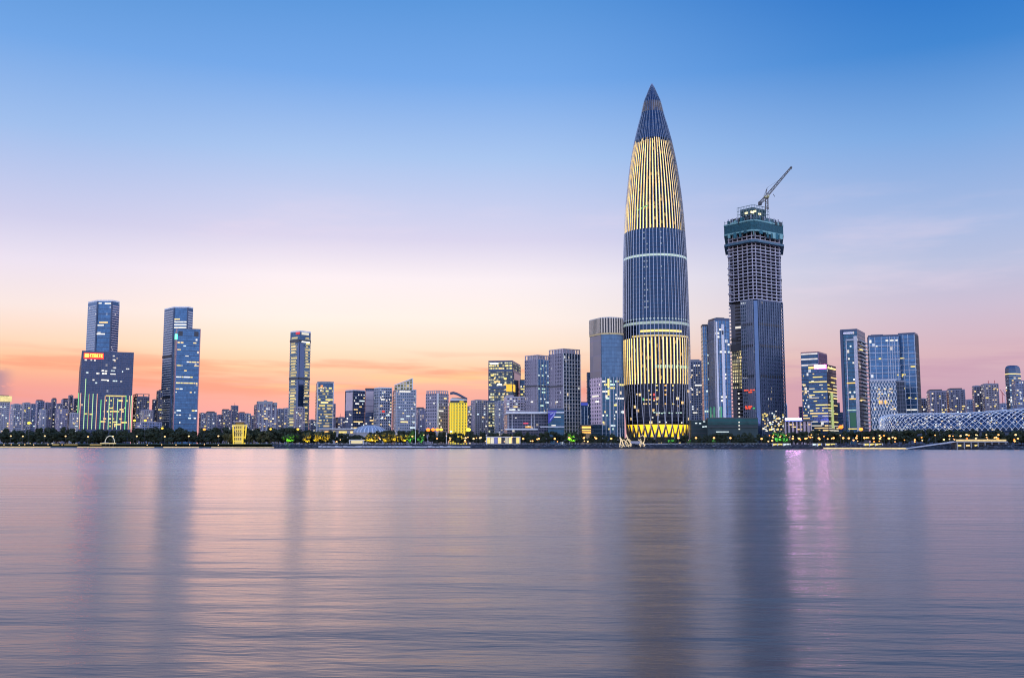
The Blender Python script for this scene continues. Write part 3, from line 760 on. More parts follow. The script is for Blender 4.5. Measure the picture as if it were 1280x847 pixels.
    b.body(FM_DEEP); b.slabs(M_DARK, b.floors(8), .6, .3); b.crown(M_DARK, 1.5); b.windows(1, b.z(535), b.z(470), 14, 3, .08, [L_WHITE], .4)
    b = Bld('commercial_block', 'low blue-lit block between the grid tower and the finned-crown tower', 'commercial building', [725, 726, 735], 503, 1280, k=.4)
    b.body(FM_BLUE); b.fins(M_WHITE, [1], 5, .7, .6, z1=b.z(508)); b.band(glow('blue_cap', (.1, .15, .9), .5), 1, 0, 1, b.z(506.5), b.z(503), .8, name='lit_cap'); b.crown(M_NAVY, 1)

    # curved tower with a finned crown
    b = Bld('office_tower', 'curved blue glass tower with a crown of pale vertical fins, left of the bullet-shaped tower', 'tower',
            [(737.6, 28), (752.2, 4), (762, 0), (771, 2), (779.6, 8)], 397, 1048, ym=470)
    b.body(facade('curved_glass', (.05, .07, .13), (.27, .36, .56), 3.2, 4.2, .97, .93, .0, rough=.08), z0=b.z(471))
    b.body(FM_TEAL, z1=b.z(471), name='lower_facade')
    s = MB()
    for i in range(4):
        n = max(3, int(b.flen(i) / 2.6))
        for k in range(n): b.pb(s, i, (k + .1) / n, (k + .5) / n, b.z(415.5), b.zt + .5, -.02, .9)
    q_ = MB(); q_.prism(b.grow(.12), b.z(415.5), b.zt - .3); q_.build('crown_gap_dark', M_DARK, b.root)  # dark sheet added over the bright glass to darken gaps between fins
    s.build('crown_fin', pmat('gold_fin', (.62, .55, .46), .4, .4, var=.2), b.root)
    b.crown(M_PALE, 1.0); s = MB()
    for i in range(4): b.pb(s, i, 0, 1, b.z(417.6), b.z(415.6), -.02, .7)
    s.build('crown_band', pmat('gold_band', (.6, .48, .25), .4, .3), b.root)
    s = MB(); b.pb(s, 0, 0.03, .97, b.z(530), b.z(471), -.02, .3); s.build('pink_sky_flank', facade('pink_sky_flank', (.55, .40, .45), (.22, .22, .3), 2.6, 4.2, .4, .5, .03), b.root)  # lower left face coloured rose for the pink sky it mirrors
    s = MB(); b.pb(s, 0, 0.03, .97, b.z(471), b.z(418), -.02, .3); s.build('pink_sky_glazing', facade('pink_sky_glaze', (.2, .18, .25), (1.3, .8, .78), 8, 17, .98, .97, 0, rough=.3), b.root)  # left face given its own rosier glass tint to imitate reflected pink sky
    b.fins(M_STEEL, [1, 2, 3], 4, .5, .5, z1=b.z(471)); b.fins(M_PINK, [0], 3.4, .6, .7, z0=b.z(482), z1=b.z(472))
    for i, p_ in ((1, .16), (2, .22), (3, .12)): b.windows(i, b.z(537), b.z(473), 15, 4, p_, [L_YEL, L_COOL, L_WHITE, L_MINT], .5)
    for y in (481, 487, 493, 500): b.win(0, .2 + random.random() * .3, .75, b.z(y + 2), b.z(y), L_WHITE, .45) if y in (493, 500) else None
    b.win(1, .75, .98, b.z(484), b.z(473), L_YEL, .5); b.win(1, .75, .98, b.z(494), b.z(487), L_YEL, .5)


centre()

# ------------------------------------------------------------------ the bullet-shaped tower
def bullet():
    D = 1085.0; PR = [(104, .0), (112, 4.6), (120, 9), (127, 10.6 * 1.0), (135, 12.6), (143.8, 14.6), (160, 19.4), (177.8, 24), (203, 29.2), (231.6, 33.2), (260, 36.3),
                      (292.6, 38.4), (323, 39.8), (360, 40.7), (405, 41.4), (433, 41.8), (460, 41.6), (481.5, 41.2), (518, 39.7), (549, 37.8), (556, 37.4)]
    PR[2] = (120, 7.4); PR[1] = (112, 4.0)
    c = at(821.5, 500, D); cx, cy = c.x, D
    k = D / F_PX / CT
    def rad_at(y):
        for (ya, ra), (yb, rb) in zip(PR, PR[1:]):
            if y <= yb: return (ra + (rb - ra) * (y - ya) / (yb - ya)) * k * .985
        return PR[-1][1] * k
    Z = lambda y: zat(y, D)
    root = thing('skyscraper', 'tall bullet-shaped tower ribbed with steel fins and lit gold in two wide bands', 'skyscraper', (cx, cy, GZ))
    ys = [556, 549, 540, 531] + list(range(520, 104, -8)) + [106, 104.2]
    def skin(y0, y1, m, name, d=0.0):
        pr = [(max(.05, rad_at(y) + d), Z(y)) for y in [y0] + [y for y in ys if y1 < y < y0] + [y1]]
        b = MB(); b.lathe(cx, cy, pr, 112); return b.build(name, m, root)
    gl = facade('bullet_glass', (.018, .028, .055), (.08, .14, .27), 4.0, 4.4, .98, .86, .0, rough=.14, blot=.15)
    gd = facade('bullet_glass_dark', (.015, .016, .025), (.05, .06, .11), 4.0, 4.4, .9, .66, .05, warm=(1, .62, .2), cool=(1, .75, .4), es=1.2)
    gm = facade('bullet_glass_gold', (.015, .014, .014), (.02, .025, .04), 2.0, 4.4, .96, .80, .10, warm=(1, .55, .15), cool=(1, .7, .25), es=.35)
    skin(531, 481.5, gd, 'lower_glazing'); skin(481.5, 425, gm, 'gold_band_glazing'); skin(425, 292.6, gl, 'middle_glazing'); skin(292.6, 178, gm, 'gold_band_glazing')
    skin(178, 104.2, gl, 'spire_glazing'); skin(556, 549.5, gd, 'plinth')
    skin(549, 531, glow('lobby_yellow', (1, .58, .02), 1.7), 'lit_lobby', -1.2)
    N = 56
    def P(a, y, d=0.0): r = max(.02, rad_at(y) + d); return Vector((cx + r * math.cos(a), cy + r * math.sin(a), Z(y)))
    # fins, each one part; pairs lean together towards the spire and at the foot
    for i in range(N):
        a = 2 * math.pi * (i + .25) / N; da = 2 * math.pi / N; sg = 1 if i % 2 == 0 else -1
        pts = []
        for y in [549, 540, 531, 520, 508, 498, 488, 470] + list(range(450, 180, -15)) + [177, 168, 158, 150, 143, 135, 127, 120, 112, 105]:
            if y > 531: f = .5 - 1.0 * (y - 531) / 18 * .95
            elif y > 488: f = .5 * ((y - 488) / 43) ** 1.3
            elif y < 178: f = .5 * min(1, (178 - y) / 40) ** 1.2
            else: f = 0
            if y < 143 and i % 2: break
            pts.append(P(a + sg * da * f, y, .35))
        b = MB(); b.tube(pts, [.36 if p.z < Z(250) else max(.13, .30 * math.hypot(p.x - cx, p.y - cy) / 30) for p in pts], 4)
        b.build('fin', M_STEEL, root)
    s = MB(); nn = 28; dark_frame = pmat('lobby_frame', (.03, .03, .035), .5)
    for i in range(nn):
        a = 2 * math.pi * i / nn; da = math.pi / nn
        for sg in (1, -1):
            q = [P(a + sg * da, 531.5, -.3), P(a + sg * da * .1, 549, -.3)]; s.tube(q, [.5, 1.3], 4)
        s.tube([P(a, 549, -.4), P(a, 541, -.4)], [1.7, .3], 4)
    s.build('lobby_frame', dark_frame, root)
    b = MB(); b.lathe(cx, cy, [(rad_at(549) - .5, Z(549.3)), (rad_at(545) - .5, Z(546))], 64); b.build('lobby_base', dark_frame, root)
    # golden light strips tucked beside the fins
    Gd = bpy.data.materials.new('gold_light'); Gd.use_nodes = True; t = NT(Gd.node_tree); bb = t.n['Principled BSDF']
    bb.inputs['Base Color'].default_value = (.1, .08, .03, 1)
    tc = t.new('ShaderNodeTexCoord'); mp = t.new('ShaderNodeMapping'); mp.inputs['Scale'].default_value = (.3, .3, .008); t.l.new(tc.outputs['Object'], mp.inputs[0])
    n = t.noise(mp.outputs[0], 1.0, 4, .7)
    fl = t.math('LESS_THAN', t.math('FRACT', t.math('DIVIDE', t.new('ShaderNodeSeparateXYZ').outputs[2], 4.4)), .8)
    sp = [q for q in t.n if q.bl_idname == 'ShaderNodeSeparateXYZ'][0]; t.l.new(tc.outputs['Object'], sp.inputs[0])
    t.put(bb.inputs['Emission Color'], t.ramp(n, [(.3, (.50, .30, .09)), (.5, (1, .66, .20)), (.7, (.80, .68, .26))]))
    t.put(bb.inputs['Emission Strength'], t.math('MULTIPLY', t.math('ADD', .95, t.math('MULTIPLY', fl, .18)), t.math('ADD', .1, t.math('MULTIPLY', n, 3.7))))
    def strips(y0, y1, name, wd=.42, d=.12, jitter=0):
        for i in range(N):
            a0 = 2 * math.pi * (i + .25) / N; da = 2 * math.pi / N
            if math.sin(a0) > .35: continue
            b = MB(); yy = [y0] + [y for y in range(int(y0) - 8, int(y1), -12)] + [y1 + random.uniform(0, jitter)]
            for ya, yb in zip(yy, yy[1:]):
                l, r_ = a0 + da * .10, a0 + da * (.10 + wd)
                b.face([P(l, ya, d), P(r_, ya, d), P(r_, yb, d), P(l, yb, d)])
            b.build(name, Gd, root)
    strips(481.5, 425.5, 'light_strip', .29); strips(292.6, 178.5, 'light_strip', .25, .12, 4)
    s = MB()
    for i in range(0, N):
        a0 = 2 * math.pi * (i + .25) / N; da = 2 * math.pi / N
        if math.sin(a0) < .3: s.face([P(a0 + .3 * da, 142, .14), P(a0 + .5 * da, 142, .14), P(a0 + .5 * da, 129, .14), P(a0 + .3 * da, 129, .14)])
    s.build('crown_light', lit('crown_dim', (1, .75, .4), .35), root)
    ring = lit('ring_light', (.72, .92, .88), .55)
    def ringband(y0, y1, m, d=.2, a0=math.pi, a1=2 * math.pi, name='ring_band'):
        b = MB(); b.lathe(cx, cy, [(rad_at(y0) + d, Z(y0)), (rad_at(y1) + d, Z(y1))], 64, a0, a1); return b.build(name, m, root)
    ringband(327, 324.2, ring); ringband(409.5, 406.2, ring)
    s = MB()
    for i in range(N):
        a = 2 * math.pi * i / N
        if math.sin(a) < 0: s.face([P(a, 403.6, .2), P(a + .05, 403.6, .2), P(a + .05, 402, .2), P(a, 402, .2)])
    s.build('ring_band', ring, root)
    A = math.pi
    ringband(419.2, 416.4, L_YEL, .2, A * 1.30, A * 1.72); ringband(424.6, 422.4, lit('gold_ring', (1, .75, .25), .7), .2, A * 1.2, A * 1.85)
    # green-white running text panel, unreadable strokes
    s = MB()
    for kx in range(17):
        a = A * (1.44 + .022 * kx); y1 = 459.4
        for y0, y2, dw in ((463, y1, .012), (461.5, 460.7, .035), (463.2, 462.5, .03 * random.random()), (460, 459.3, .03)):
            if random.random() < .85: s.face([P(a, y0, .6), P(a + dw + .008, y0, .6), P(a + dw + .008, y2, .6), P(a, y2, .6)])
    s.build('lettering', glow('text_mint', (.72, 1, .72), .95), root)
    s = MB()
    for kx in range(6):
        a = A * (1.27 + .02 * kx); y = 270 - kx * .75
        s.face([P(a, y, .6), P(a + .045, y, .6), P(a + .045, y - 1.6, .6), P(a, y - 1.6, .6)])
    s.build('lettering', glow('text_green', (.3, .9, .3), .7), root)
    # lit rooms, lower glazing
    def room(x, y, m, ww=1.8, hh=1.5):
        u = (x - 821.5) / (rad_at(y) / k); a = -math.acos(max(-.99, min(.99, u))); da = ww * k / rad_at(y) / max(.35, abs(math.sin(a)))
        b = MB(); b.face([P(a - da / 2, y + hh / 2, .14), P(a + da / 2, y + hh / 2, .14), P(a + da / 2, y - hh / 2, .14), P(a - da / 2, y - hh / 2, .14)]); b.build('window', m, root)
    for x, col in ((825.6, L_ORANGE), (815, L_YEL), (835, L_YEL)):
        for y in (484, 489.6, 495, 506.2): room(x, y, col, 2.4) if not (x != 825.6 and y == 495) else None
    for x, y in ((806, 490), (808, 495), (801, 501), (803.5, 501), (807, 501), (815, 501), (803, 506), (806.5, 506), (812, 502), (793, 494), (796, 494), (800.5, 506)): room(x, y, L_WARM, 1.7)
    room(812, 495, glow('room_red', (1, .1, .08), .8), 2.4, 3); room(812.3, 500, glow('room_red', (1, .1, .08), .8), 2, 2); room(799.8, 500.5, glow('room_green', (.1, .8, .3), .8), 1.4, 3)
    for x, y in ((810, 522.6), (826, 528.4), (818, 528), (846, 528.6), (777 + 40, 517)): room(x, y, L_WHITE, 1.8)
    for x in range(797, 848, 3): 
        if random.random() < .6: room(x, 517 + random.uniform(-.6, .6), L_MINT, random.uniform(1.2, 2.6), 1.2)
    for j, x in enumerate(range(788, 858, 9)): pass
    # service window columns in the middle glazing
    for x in (803.5, 823.5, 806.8):
        for y in range(298, 396, 7):
            if random.random() < .75: room(x - (y > 330) * .4, y, lit('service_dim', (.7, .85, 1), .35), 1.3, 1.6)
    for y in range(194, 290, 5):
        if random.random() < .8: room(822.5, y, lit('service_gold', (1, .8, .5), .4), 1.2, 1.8)
    b = MB(); b.lathe(cx, cy, [(rad_at(549) + 3, GZ - .3), (rad_at(549) + 3, GZ + 1.2)], 64); b.lathe(cx, cy, [(rad_at(549) + 3, GZ + 1.2), (1, GZ + 1.25)], 64); b.build('base_step', M_CONC, root)


bullet()


# ------------------------------------------------------------------ tower under construction, its crane and podium
def building_site():
    D = 1110
    b = Bld('skyscraper', 'half-clad concrete tower under construction wrapped in teal netting at the top', 'skyscraper',
            [(914.2, 26), (944.2, 0), (949.2, 0), (980.2, 26)], 253, D, ym=470, depth=62)
    z = b.z; ztop = z(291)
    tl = pmat('teal_net', (.025, .13, .17), .8, var=.7, vscale=.5); tlp = pmat('teal_pale', (.25, .5, .5), .7, var=.3); slabm = pmat('raw_slab', (.50, .49, .56), .8, var=.35)
    b.body(pmat('shade_core', (.010, .011, .016), .85, var=.4), z1=z(268), d=-3.5, name='core')  # near-black colour stands in for shade inside the open floors
    zs = [z(374) + 4.0 * i for i in range(60)]; zs = [q for q in zs if q < ztop]
    for i, q in enumerate(zs):
        m = MB(); gr = b.grow(.5 if i % 7 else .9); m.prism(gr, q, q + .95); m.build('floor_slab', slabm, b.root)
    m = MB()
    for i, us in ((0, (.03, .2, .4, .6, .8)), (1, (.05, .95)), (2, (.2, .4, .6, .8, .97))):
        for u in us:
            m = MB(); b.pb(m, i, u - .5 / b.flen(i), u + .5 / b.flen(i), z(374), z(268), -.9, .12); m.build('column', slabm, b.root)
    # wide canopy, perimeter screens, crown
    m = MB(); m.prism(b.grow(4.6), z(303), z(300.4)); m.build('canopy', pmat('canopy_teal', (.06, .14, .2), .6, var=.3), b.root)
    for k in range(6):
        yy = 308 + k * 11 + random.uniform(-2, 2); m = MB(); i = random.choice((0, 2)); u0 = 0 if i == 0 else .86
        b.pb(m, i, u0, u0 + .14, z(yy), z(yy - 1.6), -1, 2.6); m.build('outrigger', slabm, b.root)
    m = MB(); m.prism(b.grow(4.2), z(288), z(276)); m.build('netting', tl, b.root)
    m = MB(); m.prism(b.grow(4.5), z(289.5), z(287.6)); m.prism(b.grow(4.5), z(277), z(275.4)); m.build('net_rail', tlp, b.root)
    m = MB(); m.prism([b.c + (v - b.c) * .86 for v in b.poly], z(276), z(268)); m.build('upper_netting', facade('net_bays', (.05, .15, .18), (.02, .03, .04), 2.6, 4.5, .6, .7, .06, warm=(1, .8, .4), es=.8, metal=.1, rough=.6), b.root)
    m = MB()
    for i in range(3):
        n = 9 if i != 1 else 2
        for kk in range(n + 1):
            p, q = b.grow(3.6)[i], b.grow(3.6)[i + 1]; v = p + (q - p) * kk / n; h = random.uniform(1.5, 5)
            m.tube([(*v, z(276)), (*v, z(271.5) + random.uniform(-1, 2))], .28, 4)
            v2 = b.c + (v - b.c) * .55; m.tube([(*v2, z(266)), (*v2, z(252.5))], .3, 4)
        p, q = b.grow(3.6)[i], b.grow(3.6)[i + 1]; m.tube([(*p, z(272.4)), (*q, z(272.4))], .3, 4)
        a, c_ = b.c + (p - b.c) * .55, b.c + (q - b.c) * .55
        for yy in (253, 257.5, 262): m.tube([(*a, z(yy)), (*c_, z(yy))], .35, 4)
    m.build('scaffold', pmat('scaffold', (.22, .30, .32), .6), b.root)
    for kk in range(22):
        i = random.choice((0, 0, 2, 2, 1)); u = random.uniform(0, .9); m = MB(); y = random.uniform(268, 276); b.pb(m, i, u, u + random.uniform(.04, .12), z(277.5), z(y), 1.2, random.uniform(3.9, 4.9)); m.build('screen_panel', random.choice([tl, tlp, pmat('panel_dark', (.04, .06, .07), .7)]), b.root)
    m = MB(); poly = [b.c + (v - b.c) * .5 for v in b.poly]; m.prism(poly, z(266), z(255)); m.build('crown_deck', tl, b.root)
    for u, i in ((.55, 0), (.9, 0), (.1, 2), (.4, 2)):
        m = MB(); b.pb(m, i, u, u + .12, z(263.5), z(261), -10, -9.2); m.build('work_light', lit('site_light', (1, .9, .55), 1.2), b.root)
    for kk in range(16):
        i = random.choice((0, 0, 2, 2, 1)); u = random.uniform(0, .9); m = MB(); b.pb(m, i, u, u + random.uniform(.05, .14), z(random.uniform(291, 296)), z(288), 3.4, random.uniform(4.3, 5.0)); m.build('hanging_net', random.choice([tl, tlp]), b.root)
    # cladding
    cl = facade('site_cladding', (.07, .09, .14), (.08, .13, .24), 2.2, 4.2, .5, .62, .02, es=.8, rough=.15)
    m = MB(); b.pb(m, 2, 0, .94, GZ, z(374.5), -.3, .9); m.build('cladding', cl, b.root)
    m = MB(); b.pb(m, 0, .5, 1, GZ, z(374.5), -.3, .9); m.build('cladding', facade('site_cladding_dot', (.14, .17, .23), (.30, .36, .46), 2.6, 4.2, .55, .45, .10, warm=(.8, .85, .9), cool=(.9, .95, 1), es=.45), b.root)
    m = MB(); b.pb(m, 1, 0, 1, GZ, z(375.5), -.3, 1.1); m.build('corner_glazing', pmat('corner_blue', (.06, .11, .22), .15, .8, var=.2), b.root)
    b.fins(pmat('clad_fin', (.13, .18, .27), .45, .4), [2], 4.2, .7, 1.7, z1=z(375))
    b.fins(pmat('clad_fin_pale', (.30, .33, .40), .5, .2), [0], 3.2, .55, 1.6, z1=z(375), us=[.5, .58, .66, .74, .82, .9, .985])
    for y in (430, 468, 403):
        for i, u0, u1 in ((2, .02, .92), (0, .52, .98)):
            m = MB(); b.pb(m, i, u0, u1, z(y + 3.0), z(y), .9, 1.3); m.build('vent_band', M_DARK, b.root)
    m = MB()
    q = z(540)
    while q < z(378):
        b.pb(m, 2, .955, 1.02, q, q + 1.5, -.5, 1.2); b.pb(m, 0, -.02, .06, q, q + 1.5, -.5, .9); q += 4.2
    m.build('slab_edge', slabm, b.root)
    # unclad left part: dark, with a lit golden stack and floodlights
    m = MB(); b.pb(m, 0, .05, .48, GZ, z(377), -.3, .3); m.build('open_facade', facade('site_open', (.10, .10, .12), (.02, .02, .03), 3.4, 4.0, .7, .6, .03, es=.8, metal=.1), b.root)
    m = MB()
    for kk in range(5): b.pb(m, 0, .08 + kk * .08, .115 + kk * .08, z(484), z(437), .3, .7)
    m.build('lit_hoist', facade('hoist_gold', (.3, .26, .15), (.4, .34, .2), 1.4, 4.0, .8, .6, .75, warm=(1, .78, .3), cool=(1, .9, .55), es=1.0), b.root)
    m = MB(); b.pb(m, 0, .02, .5, z(437), z(428), -.2, 1.5); b.pb(m, 0, .06, .3, z(423), z(420), -.2, 1.2); m.build('hoist_frame', M_DARK, b.root)
    for y in (490, 496, 503, 509, 514, 519): b.win(0, .28, .33, z(y + 1.4), z(y), L_WHITE, .9)
    red = glow('site_red', (1, .10, .04), 1.4)
    for y, us in ((486.5, (.56, .66, .8, .92)), (489, (.74, .8)), (507, (.58, .7, .78)), (509.3, (.6, .72, .9))):
        for u in us: b.win(0, u, u + .07, z(y + 1.3), z(y), red if u != .9 else glow('site_green', (.1, .8, .25), .9), 1.9)
    # busy lit rooms at the foot
    for kk in range(85):
        u = random.uniform(.0, .88); y = random.triangular(512, 541, 534); b.win(2, u, u + random.uniform(.02, .05), z(y + random.uniform(.8, 1.6)), z(y), random.choice([L_WHITE, L_WARM, L_YEL, L_COOL]), 1.95)

    # luffing crane on the top
    c = Vector((b.c.x, b.c.y)) ; base = at(958.5, 262, D + 18); r = thing('tower_crane', 'luffing tower crane with a raised lattice jib standing on the unfinished tower', 'crane', base)
    steel = pmat('crane_steel', (.14, .12, .11), .5, .2); pale = pmat('crane_pale', (.6, .6, .55), .5)
    def lattice(p, q, w_, n, m, name, r0=.22, par=r, taper=1.0):
        p, q = Vector(p), Vector(q); d = (q - p).normalized(); s1 = d.cross(Vector((0, 1, 0))).normalized(); s2 = Vector((0, 1, 0))
        mb = MB(); off = lambda t, a, c_: p + (q - p) * t + (s1 * a + s2 * c_) * w_ * (1 + (taper - 1) * t)
        cs = [(-.5, -.5), (.5, -.5), (.5, .5), (-.5, .5)]
        for a, c_ in cs: mb.tube([off(0, a, c_), off(1, a, c_)], r0, 4)
        for k in range(n):
            for j in range(4):
                a, e = cs[j], cs[(j + 1) % 4]
                if k % 2: a, e = e, a
                mb.tube([off(k / n, *a), off((k + 1) / n, *e)], r0 * .7, 3)
        return mb.build(name, m, par)
    def pt(x, y): return at(x, y, D + 18)
    lattice(pt(958.5, 262), pt(958.3, 247.5), 3.0, 5, steel, 'mast', .4)
    lattice(pt(957.5, 246), pt(989.5, 208.6), 3.0, 16, steel, 'jib', .46, r, .5)
    lattice(pt(958, 246), pt(949.5, 254.2), 3.2, 4, steel, 'counter_jib', .46)
    m = MB(); p = pt(950.3, 254.6); m.box(p.x - 2.2, p.x + 1.6, p.y - 1.8, p.y + 1.8, p.z - 1.6, p.z + 2.2); m.build('counterweight', M_DARK, r)
    m = MB(); p = pt(958, 246.2); m.box(p.x - 2.6, p.x + 2.8, p.y - 2, p.y + 2, p.z - 1.2, p.z + .9); m.box(p.x + .6, p.x + 2.8, p.y - 3.4, p.y - 1.6, p.z - .6, p.z + 1.9); m.build('cab', pmat('crane_cab', (.62, .58, .3), .5), r)
    m = MB(); m.tube([pt(957.2, 246), pt(959, 234.5)], .3, 4); m.tube([pt(954, 249.8), pt(959, 234.5)], .22, 4); m.build('a_frame', steel, r)
    m = MB(); m.tube([pt(959, 234.5), pt(978, 222.2)], .12, 3); m.tube([pt(959, 234.5), pt(951, 253)], .12, 3); m.build('cable', M_DARK, r)
    m = MB(); m.tube([pt(968.6, 246), pt(966.4, 242.6)], .35, 4); m.tube([pt(989.6, 208), pt(989.6, 212)], .3, 4); m.build('hook_block', M_DARK, r)

    # teal-screened podium
    b2 = Bld('construction_podium', 'low dark podium behind teal site hoarding at the foot of the unfinished tower', 'building', [882, 885, 947.6], 522.8, 1000, k=.8)
    b2.body(pmat('podium_dark', (.025, .05, .055), .7, var=.4))
    b2.band(pmat('hoarding_teal', (.02, .11, .11), .7, var=.5, vscale=.15), 1, 0, 1, b2.z(530), b2.z(523), .5, name='hoarding')
    m = MB()
    for y in (527.5, 533.5): b2.pb(m, 1, 0, 1, b2.z(y + .7), b2.z(y), -.1, .8)
    m.build('ledge', M_DARK, b2.root)
    b2.win(1, (895 - 885) / 62.6, (911 - 885) / 62.6, b2.z(540), b2.z(539), L_COOL, .7)
    for y in (527, 531, 535.4): b2.win(1, (923.3 - 885) / 62.6, (925 - 885) / 62.6, b2.z(y + 1.4), b2.z(y), L_WHITE, .9)
    for x in (872.5, 0): pass
    b2.crown(M_DARK, .9)
    b3 = Bld('construction_shed', 'dark low shed with a few lit windows between the bullet tower and the podium', 'building', [862, 864, 884], 525, 1030, k=.8)
    b3.body(pmat('podium_dark', (.025, .05, .055), .7)); b3.slabs(M_DARK, b3.floors(4), .5, .3)
    for x, y in ((869, 528), (874, 528.3), (879, 526), (878, 532.5), (881, 522.2 + 10)): b3.win(1, (x - 864) / 20, (x + 2.6 - 864) / 20, b3.z(y + 1.3), b3.z(y), L_COOL)


building_site()


# ------------------------------------------------------------------ right-hand towers
def right_group():
    b = Bld('apartment_tower', 'grey flats tower half hidden behind the right side of the bullet-shaped tower', 'tower', [860.5, 862, 878.2], 451.5, 1300, k=.6)
    b.body(FM_RES[4]); b.slabs(M_CONC, b.floors(3.3), .5, .3); b.fins(M_CONC, [1], 6.5, 1.0, .8); b.hut(M_CONC, 3, .7); b.crown(M_CONC, 1.2)
    b.windows(1, b.z(530), b.z(455), 22, 5, .05, [L_WHITE, L_WARM], .4, out=.9)

    gg = glow('green_uplight', (.15, .9, .45), .6)
    b = Bld('office_tower', 'lower slim grey glass tower with pale frame, left of its silver-edged neighbour', 'tower', [877.4, 879.4, 887.5], 407.6, 1085, k=.5)
    b.body(FM_BLUE); b.fins(M_PALE, [1], 2.6, .5, .8); b.slabs(M_CONC, b.floors(8.4), .4, .3); b.crown(M_DARK, 2.2)
    b.windows(1, b.z(535), b.z(415), 24, 3, .06, [L_COOL, L_MINT], .4, out=.5)
    b = Bld('office_tower', 'taller slim glass tower with silver vertical edges and green light at its foot', 'tower', [886.8, 894.8, 913.4], 400.2, 1062)
    b.body(FM_BLUE); b.fins(M_STEEL, [0], 2.7, .5, .7); b.slabs(M_NAVY, b.floors(8.4), .4, .25)
    m = MB(); b.pb(m, 1, .05, .16, GZ, b.z(402), -.02, 1.0); b.pb(m, 1, .42, .60, GZ, b.z(405), -.02, 1.2); m.build('silver_edge', M_WHITE, b.root)
    b.fins(M_CONC, [1], 4.4, .5, .6); b.crown(M_NAVY, 2.6); b.hut(M_DARK, 3.8, .55)
    for i, u0, u1 in ((0, .02, .2), (0, .6, .75), (1, .2, .34)): b.band(glow('green_line', (.1, .75, .35), .5), i, u0, u1, b.z(540), b.z(508), .35, name='green_light')
    b.windows(1, b.z(530), b.z(408), 26, 7, .06, [L_COOL, L_WHITE], .45, out=.75)
    b.band(M_DARK, 1, .44, .56, b.z(418), b.z(413), 1.4, name='louvre')

    # needle, violet-lit mall, small blocks
    b = Bld('pinnacle', 'thin blue-lit pointed slab beside the right foot of the unfinished tower', 'tower', [980.2, 981, 984.6], 506, 1250, k=.5)
    b.body(glow('pinnacle_blue', (.08, .16, .6), .35)); m = MB(); m.prism(b.poly, b.zt, b.z(499.5), [b.c + (p - b.c) * .1 for p in b.poly]); m.build('tip', M_WHITE, b.root); b.fins(M_WHITE, [1], 9, .5, .4)
    b = Bld('shopping_mall', 'low rose mall with vertical piers under a glowing violet-white roof edge', 'mall', [979.5, 981.5, 1014.6], 525.5, 1010, k=.7)
    b.body(facade('mall_wall', (.4, .3, .34), (.1, .08, .1), 4, 20, .5, .98, .0)); b.fins(M_PINK, [1], 3.9, 1.0, 1.4, z1=b.z(527)); b.slabs(M_DARK, [b.z(526.5)], 1.2, 1.5)
    b.band(glow('violet_roof', (.8, .34, 1), 36), 1, .02, .62, b.z(524.8), b.z(522.3), .8, o0=-4, name='roof_light'); b.band(glow('blue_edge', (.15, .25, 1), 1.6), 1, .0, .66, b.z(526), b.z(525), 1.7, name='edge_light')
    b.windows(1, b.z(537), b.z(528), 3, 9, .2, [L_WARM], .4, out=.4)
    b = Bld('office_block', 'dark block with a magenta edge just left of the pink-signed tower', 'office building', [998.6, 999.2, 1004], 509, 1300, k=.5)
    b.body(FM_VIOLET); b.fins(pmat('magenta_edge', (.5, .12, .3), .5), [1], 9, .8, .4); b.crown(M_DARK, 1); b.slabs(M_DARK, b.floors(5), .5, .2)

    b = Bld('office_tower', 'dark office tower with banded lit roof storeys, rising behind the pink-signed front block', 'tower', [1002.6, 1024.4, 1035.2], 440.6, 1112, k=1.8)
    b.body(FM_MID); m = MB()
    for y in (442.5, 449, 456.5): b.pb(m, 0, .02, .96, b.z(y), b.z(y - 1.7), -.02, .5)
    m.build('lit_band', lit('roof_white', (1, .93, .95), .75), b.root)
    b.crown(pmat('rose_cap', (.45, .25, .25), .6), 1.5); b.slabs(M_NAVY, b.floors(4.2), .5, .25)
    b.fins(pmat('violet_side', (.16, .11, .25), .3, .6), [1], 3, 1.2, .5)
    b.windows(0, b.z(535), b.z(466), 18, 7, .22, LITS, .45, .02, .5)
    b = Bld('office_tower', 'glass office block of many bright floors with a pink-red sign at its top', 'tower', [1011.6, 1034.8, 1046.4], 456.5, 1055, k=1.9)
    b.body(FM_MID); b.slabs(M_NAVY, b.floors(4.2), .5, .25); b.crown(M_DARK, 1.2)
    b.band(L_YEL, 0, .02, .36, b.z(460), b.z(457.2), .7, name='lit_band'); b.band(L_WARM, 1, .1, .9, b.z(460), b.z(458), .7, name='lit_band')
    sg = b.band(glow('pink_back', (1, .12, .6), 4.5), 0, .34, 1.0, b.z(460.6), b.z(455.4), 1.4, name='sign_board')
    gl = glyphs(b, 0, .38, .96, b.z(460), b.z(456), glow('pink_sign', (1, .35, .8), 28), 5, 2.2); gl.parent = sg
    for y, p, r in ((466, .3, .5), (470, .55, .8), (476, .5, .8), (480, .4, .6), (484.5, .5, .8), (488.5, .9, .95), (492.5, .5, .7), (496, .4, .6), (500, .3, .5), (505, .6, .8), (509, .6, .8), (512, .6, .7), (515.5, .6, .8), (519, .5, .7), (526, .9, .95), (531, .7, .8), (534, .8, .8), (537, .8, .8)):
        for i, n in ((0, 9), (1, 5)):
            c = 0
            while c < n:
                if random.random() < p:
                    e = c + 1
                    while e < n and random.random() < r: e += 1
                    b.win(i, c / n + .02, e / n - .02, b.z(y + 1.3), b.z(y), random.choice([L_YEL, L_DIM, L_DIM, L_WARM]), .7); c = e
                c += 1
    m = MB(); b.pb(m, 1, .3, .5, b.z(535), b.z(490), .2, .9); m.build('lit_stair', lit('stair_lime', (.85, 1, .4), .5), b.root)
